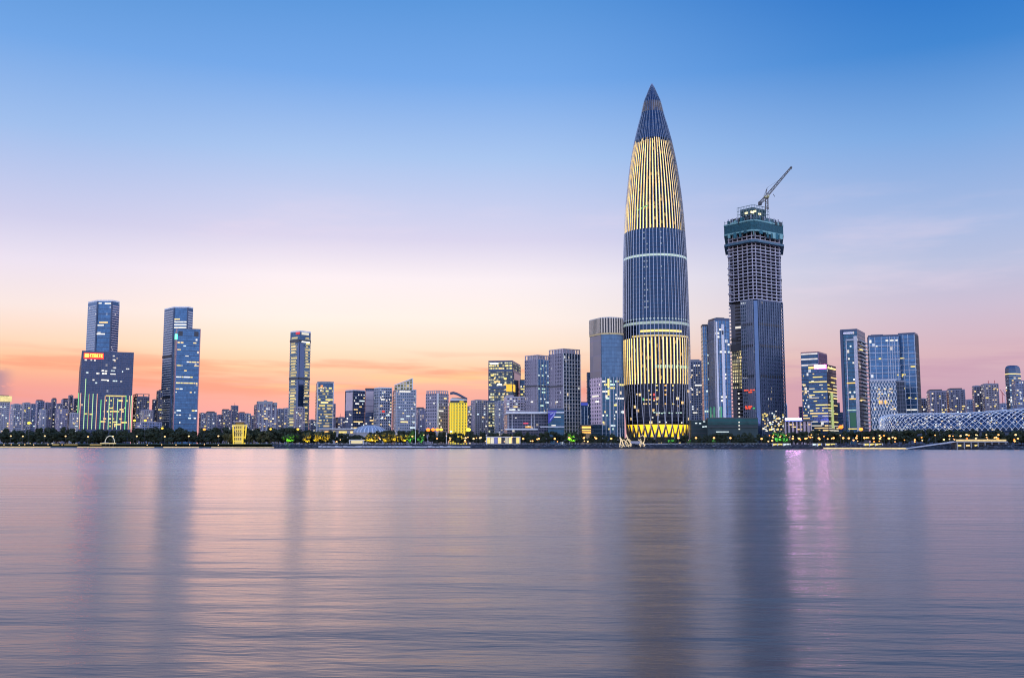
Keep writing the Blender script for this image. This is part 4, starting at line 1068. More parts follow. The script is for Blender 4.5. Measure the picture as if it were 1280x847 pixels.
    b = Bld('office_block', 'small dark block wedged between the pink-signed tower and the slim balcony tower', 'office building', [1044.5, 1045.2, 1055], 516, 1260, k=.5)
    b.body(FM_DEEP); b.crown(M_DARK, 1); b.hut(FM_DEEP, b.z(503) - b.zt, .55, -2); b.windows(1, b.z(536), b.z(520), 4, 4, .2, [L_WARM, L_WHITE], .4); b.slabs(M_DARK, b.floors(5), .5, .2)

    b = Bld('apartment_tower', 'slim dark glass tower with a white column and balconies stacked down its right side', 'tower', [1052.6, 1073.8, 1083.8], 414, 1050, k=2.6)
    b.body(FM_TEAL); fl = b.floors(4.2, b.z(535), b.z(420))
    m = MB(); b.pb(m, 0, .0, .16, GZ, b.zt + 2, -.02, 1.6); m.build('dark_edge', M_NAVY, b.root)
    m = MB(); b.pb(m, 0, .80, 1.0, GZ, b.z(420), -.02, 2.0); b.pb(m, 0, .32, .37, GZ, b.z(424), -.02, 1.0); b.pb(m, 0, .32, .80, b.z(425), b.z(423.4), -.02, 1.0); m.build('white_column', M_PALE, b.root)
    for z_ in fl:
        m = MB(); b.pb(m, 1, .05, .98, z_, z_ + .35, -.02, 2.4); b.pb(m, 1, .05, .98, z_ + .35, z_ + 1.4, 2.2, 2.4); m.build('balcony', M_PALE, b.root)
    b.crown(M_NAVY, 3.0); b.hut(M_DARK, 4, .5)
    b.band(M_WHITE, 0, .2, .8, b.z(417), b.z(414.2), .9, name='roof_panel')
    for y, a, c in ((477.5, .3, .78), (497.5, .42, .78)): b.win(0, a, c, b.z(y + 1.4), b.z(y), L_ORANGE, 1.2)
    for y in (511.5, 535): b.win(0, .28, .78, b.z(y + 1.4), b.z(y), L_MINT if y < 530 else L_YEL, 1.1)
    b.win(1, .2, .45, b.z(436), b.z(434.5), L_WARM, 2.0); b.win(1, .1, .5, b.z(501), b.z(499), L_WARM, 2.0)
    b.band(glow('green_lobby', (.05, .4, .25), .22), 0, .4, .75, b.z(533), b.z(515), .4, name='green_light')
    b.windows(0, b.z(533), b.z(428), 20, 3, .08, [L_COOL, L_WHITE], .4, .4, .78)

    grid = pmat('hotel_grid', (.52, .55, .62), .5, var=.1)
    b = Bld('apartment_tower', 'wide blue glass apartment slab with white window grid, behind the lattice front', 'tower', [1086.4, 1088, 1126.2], 421.5, 1030, k=1.2)
    b.body(FM_BLUE); b.slabs(grid, b.floors(7.2, b.z(533), b.z(424)), .6, .5)
    def U(x): return (x - 1088) / 38.2
    b.fins(grid, [1], 1, .6, .8, us=[U(x) for x in (1089, 1096, 1104, 1111.5, 1114.5, 1117.5, 1120.5, 1124)])
    b.crown(M_NAVY, 2.2); m = MB(); b.pb(m, 1, U(1091.5), U(1107), b.zt, b.z(418), -12, -3); m.build('roof_box', M_NAVY, b.root)
    for a, c in ((1109.5, 1112.8), (1115, 1119.5), (1122, 1124.5)): b.win(1, U(a), U(c), b.z(427), b.z(425.4), L_WHITE, .9)
    b.win(1, U(1100), U(1103), b.z(449.5), b.z(447.6), L_YEL, .5); b.win(1, U(1097), U(1099), b.z(433.5), b.z(432), L_WHITE, .5); b.win(1, U(1122), U(1124), b.z(470), b.z(468.4), L_YEL, .9)
    b.band(L_WHITE, 1, U(1089), U(1091.5), b.z(428.5), b.z(425), .8, name='sign')
    c2 = Bld('', '', '', [1125.2, 1146.4, 1150.2], 417.5, 1020, k=1.2, root=b.root)
    c2.body(FM_BLUE); c2.slabs(grid, c2.floors(6.2, c2.z(535), c2.z(428)), .6, .5); c2.fins(grid, [0], 1, .6, .8, us=[.04, .30, .58, .97]); c2.fins(M_DARK, [1], 3, 1.6, .6)
    c2.crown(M_NAVY, 2); m = MB(); c2.pb(m, 0, .15, .5, c2.zt, c2.z(415.3), -12, -3); m.build('roof_box', M_NAVY, b.root)
    V = lambda x: (x - 1125.2) / 21.2
    for x, y, ww in ((1127, 446, 5), (1139.5, 457, 6), (1128, 466.6, 4.6), (1128, 468.5, 1.5), (1135, 496, 3.2), (1143, 497, 3), (1132, 511, 16), (1129, 484, 2)):
        c2.win(0, V(x), min(.97, V(x + ww)), c2.z(y + 1.6), c2.z(y), L_YEL if y < 500 else L_WHITE, .5)
    b = Bld('lattice_building', 'blue block wrapped in a white diamond lattice, in front of the wide apartment slab', 'building', [1087.8, 1089, 1121.6], 476.2, 990, k=.8)
    b.body(FM_DEEP); p, q = b.F(1); d = q - p; n = Vector((d.y, -d.x)).normalized() * 1.0
    H = b.zt - GZ; L = d.length; nx, ny = 9, 9
    def pp(u, v): a = p + d * u + n; return (a.x, a.y, GZ + H * v)
    m = MB()
    for i in range(nx):
        for j in range(ny):
            u0, u1, um = i / nx, (i + 1) / nx, (i + .5) / nx; v0, v1, vm = j / ny, (j + 1) / ny, (j + .5) / ny
            for a, c_ in (((u0, vm), (um, v1)), ((um, v1), (u1, vm)), ((u1, vm), (um, v0)), ((um, v0), (u0, vm))): m.tube([pp(*a), pp(*c_)], .33, 3, False)
    m.build('diamond_lattice', M_WHITE, b.root); b.crown(M_PALE, 1.2)
    for kk in range(34):
        u, y = random.uniform(.03, .93), random.uniform(480, 528); b.win(1, u, u + .05, b.z(y + 1.5), b.z(y), random.choice([L_WHITE, L_WARM, L_YEL] if u > .6 else [L_WARM, L_WHITE, L_COOL]), .4)
    for u in (.3, .34, .52): b.win(1, u, u + .1, b.z(505), b.z(500), L_ORANGE, .4)
    for u in (.3, .55, .72, .8): b.win(1, u, u + .06, b.z(487), b.z(485.4), L_WARM, .4)
    b = Bld('office_block', 'plain grey panelled block between the diamond lattice and the tall white grid', 'office building', [1120.4, 1121.4, 1131.8], 476.6, 985, k=.6)
    b.body(facade('plain_panels', (.15, .16, .22), (.13, .14, .2), 2.4, 4, .9, .9, 0, metal=.2, rough=.5)); b.crown(M_CONC, 1); b.slabs(M_CONC, b.floors(16), .4, .15)


right_group()


# ------------------------------------------------------------------ far and small blocks
def clutter():
    # xl, xr, ytop, D, material index, label, kind
    L = [(-6, 11.5, 502.5, 1500, 0, 'pale flats block cut by the left edge, under a golden lit cornice', 'lit'),
         (12, 27, 505.6, 1650, 0, 'pale grid-fronted flats right of the gold-topped block'),
         (26.6, 37, 504, 1700, 0, 'pale slab of flats with a tall white pilaster, second from the gold-topped block'),
         (36.4, 44, 505.5, 1750, 4, 'low bluish flats left of the flat-capped block', ''),
         (43.2, 54.6, 501.5, 1800, 4, 'bluish flats under a square dark cap', 'cap'),
         (48, 57, 512.5, 1500, 0, 'short grey flats in front of the square-capped block', ''),
         (54, 63.4, 503.6, 1750, 1, 'lilac flats between the square cap and the dark stair tower', ''),
         (62.8, 69.6, 499.2, 1800, 2, 'dark narrow stair-tower flats', 'cap'),
         (69, 77, 505, 1700, 1, 'lilac flats with white balconies below the stepped roof', ''),
         (75.4, 84.6, 499.8, 1850, 1, 'stepped-roof lilac flats right of the white-balconied ones', 'cap'),
         (84, 90.4, 494.6, 1800, 2, 'tall dark thin flats, highest of the far left rows', ''),
         (90, 98.5, 498.6, 1900, 2, 'dark flats tucked against the neon-striped slab', ''),
         (70.5, 84, 511.6, 1450, 1, 'squat lilac flats with lit windows before the stepped roof', ''),
         (84.6, 97.6, 517, 1450, 0, 'squat pale flats at the left foot of the neon-striped slab', ''),
         (165.6, 185.8, 496.2, 1650, 2, 'dark flats with a framed top right of the neon-striped slab', 'frame'),
         (175, 191, 513, 1500, 3, 'brownish low flats with warm windows below the framed dark flats', ''),
         (189.4, 196.6, 500, 1750, 4, 'bluish low tower left of the paler stepped tower', ''),
         (194.6, 204.8, 489, 1720, 0, 'pale stepped tower at the left foot of the striped tower', 'cap'),
         (169, 202, 528.4, 1300, 4, 'low blue-roofed hall under the twin yellow lamps', ''),
         (248.4, 257.6, 516.8, 1800, 0, 'pale flats just right of the blue slab tower', ''),
         (256.6, 270.4, 515.8, 1850, 0, 'pale flats with white vertical stripes and a little roof hut', 'cap'),
         (270, 277.4, 519.2, 1900, 1, 'low lilac flats between two pale groups', ''),
         (276.6, 288.4, 513, 1900, 3, 'grey-brown flats with ball-topped masts', 'cap'),
         (287.8, 297.4, 507.4, 1950, 2, 'dark round-shouldered tower rising among low flats', 'mast'),
         (296.6, 305.8, 516.6, 1900, 4, 'bluish low flats right of the round-shouldered tower', 'cap'),
         (304.8, 313.4, 517.4, 1850, 0, 'pale low flats left of the gap before the wide hotel', ''),
         (311.6, 318, 520.4, 1800, 2, 'dark little flats at the left foot of the wide hotel', ''),
         (345.2, 354, 511.5, 1700, 0, 'pale striped flats right of the wide hotel', ''),
         (353, 363.2, 510.8, 1700, 0, 'pale striped flats left of the slim arched tower', ''),
         (366.8, 380.6, 509.6, 1300, 3, 'brown-grey flats standing before the foot of the slim arched tower', ''),
         (386, 394.8, 525.4, 1500, 4, 'small bluish block between the two yellow-lit towers', ''),
         (416.2, 419.2, 505.4, 1440, 2, 'thin dark annex on the right of the shorter yellow-lit tower', ''),
         (419, 431.6, 522.4, 1500, 1, 'low lilac roofs left of the first violet tower', 'mast'),
         (520, 532.6, 511.2, 1500, 1, 'lilac flats between the slant-topped tower and the grey-rose block', 'cap'),
         (583.6, 589.4, 508.4, 1450, 2, 'narrow dark flats right of the yellow hotel', ''),
         (588.6, 609.2, 500.6, 1500, 0, 'pale grid of flats right of the yellow hotel', ''),
         (608.6, 620.2, 500.8, 1480, 3, 'brown-grey flats below the orange-screen tower', ''),
         (618.2, 631.4, 502.2, 1380, 0, 'grey flats with white balconies left of the mauve block', ''),
         (1149.6, 1160.2, 499.2, 1350, 2, 'short dark flats at the right foot of the wide apartment slab', ''),
         (1159.4, 1184, 489.4, 1300, 2, 'dark flats with grid balconies, left twin above the lattice hall', 'cap'),
         (1183, 1207.6, 487.8, 1300, 2, 'dark flats with grid balconies, right twin above the lattice hall', 'cap'),
         (1206.4, 1218, 500.4, 1400, 4, 'low bluish flats between the balcony twins and the banded block', ''),
         (1216.4, 1229, 483.2, 1330, 2, 'dark square flats left of the banded block', ''),
         (1227.6, 1249.8, 480.6, 1300, 3, 'brownish block with horizontal bands and red roof masts', 'redmast'),
         (1249, 1262, 505, 1450, 4, 'low bluish roofs beneath the small red cranes', ''),
         (1265.8, 1292, 477, 1200, 4, 'dark blue flats cut by the right edge', ''),
         ]
    for t in L:
        xl, xr, yt, D, mi, lab = t[:6]; kind = t[6] if len(t) > 6 else ''
        wd = xr - xl; fl = random.uniform(.12, .3)
        b = Bld('apartment_block', lab, 'apartment block', [xl, xl + wd * fl, xr], yt, D, k=.7)
        b.body(FM_RES[mi]); pier = [M_CONC, M_FLAT, M_FLAT, M_FLAT, M_FLAT][mi]
        b.slabs(pier, b.floors(6.4 if D > 1500 else 3.2), .55, .35)
        b.fins(pier, [1], random.choice((6.5, 8, 10)), 1.3 if D > 1600 else 1.0, .9); b.crown(pier, 1.4)
        if kind != 'lit': b.hut(M_DARK if kind == 'cap' else M_CONC, 3.2 if kind == 'cap' else 2.2, random.uniform(.3, .6) if kind != 'cap' else .75, random.uniform(-2, 2))
        b.windows(1, b.z(533), b.z(yt + 3), max(3, int((533 - yt) / 3.6)), max(3, int(wd / 2.6)), .10, [L_WARM, L_WHITE, L_YEL, L_COOL], .4, run=.1, out=.95)
        if kind == 'lit':
            m = MB(); m.prism(b.grow(2), b.zt + 1.4, b.z(494.6)); m.build('lit_cornice', lit('cornice_gold', (1, .82, .35), .9), b.root); b.hut(M_DARK, b.z(493.4) - b.zt, .8)
        if kind == 'mast': b.mast(8)
        if kind == 'frame':
            m = MB()
            for i in (0, 1):
                for u in (0, .5, .93): b.pb(m, i, u, u + .07, b.zt, b.zt + 6, -1.5, 0)
                b.pb(m, i, 0, 1, b.zt + 5, b.zt + 6, -1.5, .2)
            m.build('roof_frame', M_CONC, b.root)
        if kind == 'redmast':
            for u in (.3, .75):
                m = MB(); p = b.front[1] + (b.front[2] - b.front[1]) * u + b.c.normalized() * 6; m.tube([(*p, b.zt), (*p, b.zt + 6)], .5, 4); m.build('antenna', pmat('mast_red', (.6, .1, .1), .5), b.root)
    # wide stepped hotel
    b = Bld('apartment_block', 'wide stepped grey hotel block with projecting wings at the roof', 'apartment block', [317, 321, 345.8], 504.8, 1650, k=.6)
    b.body(FM_RES[1]); b.slabs(M_CONC, b.floors(4), .5, .35); b.fins(M_CONC, [1], 1, 2, 1.2, us=[.1, .3, .5, .72, .92]); m = MB()
    b.pb(m, 1, 0.02, .78, b.zt, b.z(501.2), -18, .8); b.pb(m, 1, .82, 1.0, b.zt - 2, b.z(502.6), -10, 3.0); b.pb(m, 1, .35, .5, b.z(501.2), b.z(499.8), -10, -1); m.build('roof_storey', M_CONC, b.root)
    b.windows(1, b.z(533), b.z(508), 8, 9, .12, [L_WARM, L_WHITE], .4, run=.1, out=1.3)
    # rounded dark tower at the right edge
    b = Bld('office_tower', 'dark glass tower with a rounded top near the right edge', 'tower', [(1258.4, 10), (1263, 1), (1272, 0), (1278, 6)], 464, 1300, depth=22)
    b.body(FM_DEEP); st = [b.poly]; zz = [b.zt, b.z(460), b.z(457.6), b.z(456.2)]; fs = [1, .96, .85, .6]
    m = MB()
    for k in range(3): m.prism([b.c + (p - b.c) * fs[k] for p in b.poly], zz[k], zz[k + 1], [b.c + (p - b.c) * fs[k + 1] for p in b.poly])
    m.build('rounded_top', M_NAVY, b.root); b.slabs(M_CONC, b.floors(4.4), .6, .3)
    for i in range(3):
        b.band(L_WARM, i, 0, 1, b.z(467.6), b.z(466.4), .4, name='lit_band'); b.windows(i, b.z(500), b.z(470), 10, 3, .25, [L_WARM, L_WHITE, L_COOL], .45, out=.4)
    # two little red cranes far off
    for x, lab in ((1253.5, 'small far red crane left of the rounded dark tower'), (1257, 'tiny pale crane touching the rounded dark tower')):
        p = at(x, 505, 1600); r = thing('tower_crane', lab, 'crane', p); rd = pmat('crane_red', (.55, .14, .14), .5) if x < 1255 else M_PALE
        m = MB(); m.tube([p, at(x - 1, 490, 1600)], .7, 4); m.build('mast', rd, r); m = MB(); m.tube([at(x + 2, 494, 1600), at(x - 3.2, 487, 1600)], .6, 4); m.build('jib', rd, r)


clutter()


# ------------------------------------------------------------------ long lattice-shelled sports hall, low dome
def sports_hall():
    P_ = [(1098, 525, 536.5, 905), (1101, 521, 536.5, 902), (1106, 518.8, 536.5, 898), (1115, 517, 536.5, 890), (1130, 516, 536.5, 880), (1150, 515.4, 536.5, 868), (1175, 515.2, 536.5, 856), (1200, 515, 536, 845),
          (1225, 513.6, 535.8, 835), (1250, 511.5, 535.4, 826), (1275, 509.6, 535, 818), (1300, 508.4, 535, 811), (1330, 508.6, 535, 806), (1360, 512, 535, 803), (1375, 520, 535, 802)]
    root = thing('sports_hall', 'long low sports hall under a curved white lattice shell with blue glass', 'sports hall', at(1240, 545, 845))
    def S_(s, a):
        k = min(int(s), len(P_) - 2); f = s - k
        x, yt, yb, D = [P_[k][j] + (P_[k + 1][j] - P_[k][j]) * f for j in range(4)]
        zt, zb = zat(yt, D), zat(yb, D); R = 26 * max(.15, min(1, (x - 1096) / 14))
        p = at(x, 530, D + 6); return Vector((p.x * (1 + (R - R * math.cos(a)) / D), D + 6 + R - R * math.cos(a), zb + (zt - zb) * math.sin(a)))
    ns, na = (len(P_) - 1) * 6, 10
    m = MB()
    for i in range(ns):
        for j in range(na):
            s0, s1, a0, a1 = i / 6, (i + 1) / 6, -.15 + 1.9 * j / na, -.15 + 1.9 * (j + 1) / na
            m.face([S_(s0, a0), S_(s1, a0), S_(s1, a1), S_(s0, a1)], [(s0 * 24, a0 * 24), (s1 * 24, a0 * 24), (s1 * 24, a1 * 24), (s0 * 24, a1 * 24)])
    m.build('glass_shell', facade('shell_glass', (.02, .03, .07), (.12, .22, .42), 2.6, 2.2, .8, .7, .14, warm=(1, .8, .5), cool=(.75, .88, 1), es=.9), root)
    m = MB(); N = 46
    for i in range(-8, N + 8):
        for sg in (1, -1):
            pts = []
            for k in range(11):
                a = -.1 + 1.75 * k / 10; s = (i / N) * (len(P_) - 1) + sg * (k - 5) * .16
                if 0 <= s <= len(P_) - 1.001: pts.append(S_(s, a) + Vector((0, -.5, .35)))
            if len(pts) > 1: m.tube(pts, (.30 if sg > 0 else .2), 3, False)
    m.build('lattice', M_WHITE, root)
    m = MB()
    for q in range(len(P_) - 1):
        x, yt, yb, D = P_[q]; a, c = S_(q, -.15), S_(q + 1 - .001, -.15)
        m.hexa([(a.x, a.y + 4, GZ), (c.x, c.y + 4, GZ), (c.x, c.y + 20, GZ), (a.x, a.y + 20, GZ)], [(a.x, a.y + 4, a.z + 1), (c.x, c.y + 4, c.z + 1), (c.x, c.y + 20, c.z + 1), (a.x, a.y + 20, a.z + 1)])
    m.build('base_wall', M_NAVY, root)
    for k in range(95):
        s, a = random.uniform(.4, 13), random.uniform(.1, 1.0); p = S_(s, a) + Vector((0, -.9, .3)); m = MB(); m.blob(p, .45, .3, .4, 6, 4)
        m.build('shell_light', random.choice([L_WHITE, L_WHITE, L_WARM, L_COOL]), root)
    # low pale dome
    c = at(462.5, 540, 1130); root = thing('dome', 'low pale ribbed dome behind the yellow-lit trees', 'dome', (c.x, c.y, GZ))
    rz = zat(531.2, 1130); rx = 21 * 1130 / F_PX; m = MB(); m.lathe(c.x, c.y, [(rx * math.cos(t), zat(541, 1130) + (rz - zat(541, 1130)) * math.sin(t)) for t in [k * math.pi / 16 for k in range(8)] + [math.pi / 2 - .02]], 40)
    m.build('shell', facade('dome_panels', (.40, .43, .50), (.42, .50, .66), 5, 1.3, .7, .55, .0, metal=.2), root)
    m = MB(); m.lathe(c.x, c.y, [(rx * .97, GZ), (rx * .97, zat(541, 1130) + .1)], 40); m.build('drum', M_CONC, root)
    m = MB()
    for k in range(20):
        w_ = math.pi + math.pi * k / 19; m.tube([(c.x + (rx + .1) * math.cos(t) * math.cos(w_), c.y + (rx + .1) * math.cos(t) * math.sin(w_), zat(541, 1130) + (rz - zat(541, 1130) + .1) * math.sin(t)) for t in [j * math.pi / 16 for j in range(8)]], .22, 3)
    m.build('rib', M_CONC, root)
    b = Bld('exhibition_hall', 'low white-roofed hall left of the pale dome', 'hall', [398, 400, 446], 536, 1120, k=.5)
    b.body(pmat('hall_wall', (.3, .3, .33), .7)); m = MB(); b.pb(m, 1, -.03, 1.02, b.zt, b.zt + .9, -10, 2.5); m.build('roof', M_WHITE, b.root)
    b.windows(1, b.z(541), b.z(537), 1, 12, .5, [L_WARM, L_ORANGE, L_YEL], .6)


sports_hall()

# ------------------------------------------------------------------ trees
ZONES = [(97, 'below the far left rows of flats'), (168, 'under the neon-striped slab'), (250, 'in front of the blue twin towers'), (316, 'around the golden pavilion'), (362, 'below the wide hotel'),
         (432, 'below the two yellow-lit towers'), (522, 'around the pale dome'), (600, 'below the yellow hotel'), (690, 'in front of the long glass hall'), (780, 'below the finned-crown tower'),
         (865, 'at the foot of the bullet-shaped tower'), (985, 'at the foot of the unfinished tower'), (1090, 'below the pink-signed tower'), (1180, 'under the left half of the lattice shell'), (1500, 'under the right half of the lattice shell')]


def zone(x): return next(t for e, t in ZONES if x < e)


def leaf_mat(name, c1, c2):
    m = bpy.data.materials.new(name); m.use_nodes = True; t = NT(m.node_tree); b = t.n['Principled BSDF']; b.inputs['Roughness'].default_value = .75
    tc = t.new('ShaderNodeTexCoord'); oi = t.new('ShaderNodeObjectInfo')
    n = t.noise(tc.outputs['Object'], .5, 3, .6)
    t.put(b.inputs['Base Color'], t.mix(t.math('ADD', t.math('MULTIPLY', n, .7), t.math('MULTIPLY', oi.outputs['Random'], .3)), c1, c2))
    return m


LEAF = leaf_mat('foliage_dark', (.006, .012, .006), (.042, .060, .020)); LEAF_O = leaf_mat('foliage_olive', (.05, .055, .018), (.13, .12, .04)); LEAF_G = leaf_mat('foliage_green', (.03, .08, .015), (.08, .15, .03))
BARK = pmat('bark', (.08, .065, .05), .9, var=.3)


def crown_mesh(name, seed, W_, H_, n, palm=False):
    rnd = random.Random(seed); b = MB()
    cl = [(rnd.gauss(0, .30) * W_, rnd.gauss(0, .30) * W_, rnd.uniform(.25, .82) * H_, rnd.uniform(.15, .30) * W_) for _ in range(11)]
    for i in range(n):
        cx, cy, cz, r = rnd.choice(cl); v = Vector((rnd.gauss(0, 1), rnd.gauss(0, 1), rnd.gauss(0, .8))).normalized() * r * rnd.uniform(.5, 1.05)
        p = Vector((cx, cy, cz)) + v; nrm = (v.normalized() + Vector((rnd.gauss(0, .5), rnd.gauss(0, .5), rnd.gauss(0, .5) + .3))).normalized()
        a = nrm.cross(Vector((rnd.random(), rnd.random(), 1))).normalized(); c = nrm.cross(a); s = rnd.uniform(.22, .55)
        b.face([p - a * s - c * s * .6, p + a * s - c * s * .7, p + a * s * .8 + c * s * .7, p - a * s * .9 + c * s * .6])
    return b.mesh(name, LEAF)


def trunk_mesh(name, seed, H_):
    rnd = random.Random(seed); b = MB(); b.tube([(0, 0, 0), (rnd.uniform(-.2, .2), 0, H_ * .3), (rnd.uniform(-.3, .3), rnd.uniform(-.3, .3), H_ * .62)], [.38, .28, .14], 6)
    for k in range(4):
        w_ = rnd.uniform(0, 6.28); b.tube([(0, 0, H_ * (.22 + .06 * k)), (math.cos(w_) * 1.4, math.sin(w_) * 1.4, H_ * .5), (math.cos(w_) * 2.3, math.sin(w_) * 2.3, H_ * .66)], [.18, .12, .05], 4)
    return b.mesh(name, BARK)


CROWNS = [crown_mesh('crown', 30 + i, 5.6 + .6 * (i % 3), 10, 1500) for i in range(6)]
TRUNKS = [trunk_mesh('trunk', 60 + i, 10) for i in range(3)]
VARC = {}


def tree(x, yt, off, label, group, mat=None, wide=1.0, name='tree', ci=None):
    D = shoreD(x) + off; p = at(x, 545, D); zb = 3.4 if off > 12 else 2.0; H = zat(yt, D) - zb; s = H / 10
    r = thing(name, label, 'tree', (p.x, D, zb), group); r.rotation_euler.z = random.uniform(0, 6.28); r.scale = (s * wide, s * wide, s)
    me = CROWNS[random.randrange(6) if ci is None else ci]
    if mat:
        k = (me.name, mat.name)
        if k not in VARC: VARC[k] = me.copy(); VARC[k].materials[0] = mat
        me = VARC[k]
    for nm, m in (('trunk', random.choice(TRUNKS)), ('crown', me)):
        o = bpy.data.objects.new(nm, m); COL.objects.link(o); o.parent = r
    return r


TOPS = [(-60, 536), (0, 536), (20, 534), (60, 533.5), (75, 532), (95, 532), (105, 536.5), (170, 536), (186, 532), (215, 534), (240, 533.5), (285, 534), (300, 536), (325, 532), (350, 531.5), (375, 535), (420, 539), (440, 541), (500, 536), (520, 535), (560, 537), (600, 538),
        (640, 539), (700, 539), (735, 541), (780, 542), (796, 546.5), (850, 546.5), (866, 541), (950, 541), (985, 538), (1010, 538), (1045, 534.5), (1060, 537), (1090, 535.5), (1105, 536), (1150, 536.5), (1250, 536), (1290, 535), (1340, 535)]


def top_at(x):
    for (a, ya), (b, yb) in zip(TOPS, TOPS[1:]):
        if x <= b: return ya + (yb - ya) * (x - a) / (b - a)
    return 536


def trees():
    x = -40
    while x < 1320:
        t = top_at(x); z_ = zone(x)
        tree(x + random.uniform(-2, 2), t + random.uniform(-2.0, 2.6), random.uniform(84, 105) if x < 345 else random.uniform(52, 80), 'dark broadleaf tree in the tall back row ' + z_, 'dark shore trees ' + z_, wide=random.uniform(.8, 1.15))
        if random.random() < .8 and not 792 < x < 850:
            tree(x + random.uniform(0, 7), t + random.uniform(3.5, 7.5), random.uniform(62, 80) if x < 345 else random.uniform(33, 46), 'lower dark tree nearer the water ' + z_, 'low dark shore trees ' + z_, wide=random.uniform(.9, 1.5))
        x += random.uniform(6.0, 11)
    # lit and paler trees seen singly
    def uplight(x, off, col, e, label):
        D = shoreD(x) + off; p = at(x, 552, D); zb = 3.8; r = thing('garden_floodlight', label, 'floodlight', (p.x, D, zb))
        m = MB(); m.box(p.x - .4, p.x + .4, D - .3, D + .3, zb, zb + .5); m.build('housing', M_DARK, r)
        m = MB(); m.box(p.x - .3, p.x + .3, D - .2, D + .2, zb + .51, zb + .62); m.build('lens', glow('lens_%d' % int(col[0] * 100), col, 2), r)
        ld = bpy.data.lights.new('lamp', 'SPOT'); ld.energy = e * 1.8; ld.spot_size = rad(120); ld.spot_blend = .5; ld.color = col; ld.shadow_soft_size = .4
        o = bpy.data.objects.new('lamp', ld); COL.objects.link(o); o.rotation_euler = (rad(180 - 22), 0, 0); o.location = (0, -.2, .9); o.parent = r
    yel = [(384, 539, 'first yellow-lit tree from the left of the pale dome'), (395.5, 537, 'tallest yellow-lit tree left of the pale dome'), (407.5, 540, 'yellow-lit tree nearest the white-roofed hall'),
           (461.5, 541, 'yellow-lit tree under the left side of the pale dome'), (468, 539.6, 'yellow-lit tree under the middle of the pale dome'), (481.5, 539.5, 'yellow-lit tree at the right rim of the pale dome'),
           (494, 540, 'yellow-lit tree between the dome and the flagpole'), (505, 541.5, 'small yellow-lit tree beside the green-lit one')]
    for x, y, lab in yel:
        tree(x, y, 26, lab, 'yellow-lit trees', LEAF_O, .95); uplight(x - 1, 19, (1, .62, .03), 9000, 'floodlight shining yellow on the ' + lab)
    for x, y, lab, w_ in ((361.5, 540.5, 'lime-green lit round tree near the wide hotel', 1.0), (714.5, 539, 'lime-green lit tree under the white grid tower', .9), (513.5, 535.5, 'tall pale green-lit tree right of the dome', .7),
                          (527, 539, 'thin green-lit young tree left of the orange lamps', .6), (971, 538.5, 'green-lit tree at the foot of the unfinished tower', .9), (981, 539.5, 'green-lit tree left of the rose mall', .9),
                          (839, 547, 'small green-lit shrub tree before the bullet tower', 1.1), (861, 548.5, 'tiny green-lit tree right of the bullet tower', .8), (892, 547.5, 'small green-lit tree before the dark podium', .8)):
        tree(x, y, 24, lab, None, LEAF_G, w_); uplight(x - .6, 18, (.45, 1, .08) if x in (361.5, 714.5) else (.25, 1, .35), 9000 if x in (361.5, 714.5) else 3500, 'floodlight shining green on the ' + lab)
    for x, y, lab in ((328, 536.5, 'big olive-brown tree left of the lime-lit one'), (338, 538, 'second olive-brown tree beside the lime-lit one'), (282, 540, 'slim pale tree left of the golden pavilion'), (288, 541, 'pale green tree touching the golden pavilion'), (312, 540, 'slim pale tree right of the golden pavilion')):
        tree(x, y, 60 if x < 345 else 26, lab, None, LEAF_O, .95 if x > 320 else .7)
    tag(None, None) if False else None


trees()


# ------------------------------------------------------------------ lamps
def lamp_col(name, c, s): return glow('lamp_' + name, c, s)


def street_lamp(x, y, off, r, m, label, group=None, zb=None, name='street_lamp'):
    D = shoreD(x) + off; p = at(x, y, D); zb = GZ if zb is None else zb
    root = thing(name, label, 'lamp', (p.x, D, zb), group)
    b = MB(); b.tube([(p.x, D, zb), (p.x, D, p.z - r * .6)], [.16, .09], 5); b.build('pole', M_DARK, root)
    b = MB(); b.blob(p, r, r, r * .8, 8, 6); b.build('lamp_head', m, root)
    b = MB(); b.tube([(p.x, D, p.z + r * .7), (p.x, D, p.z + r * 1.0)], [r * .7, .05], 8); b.build('cap', M_DARK, root)


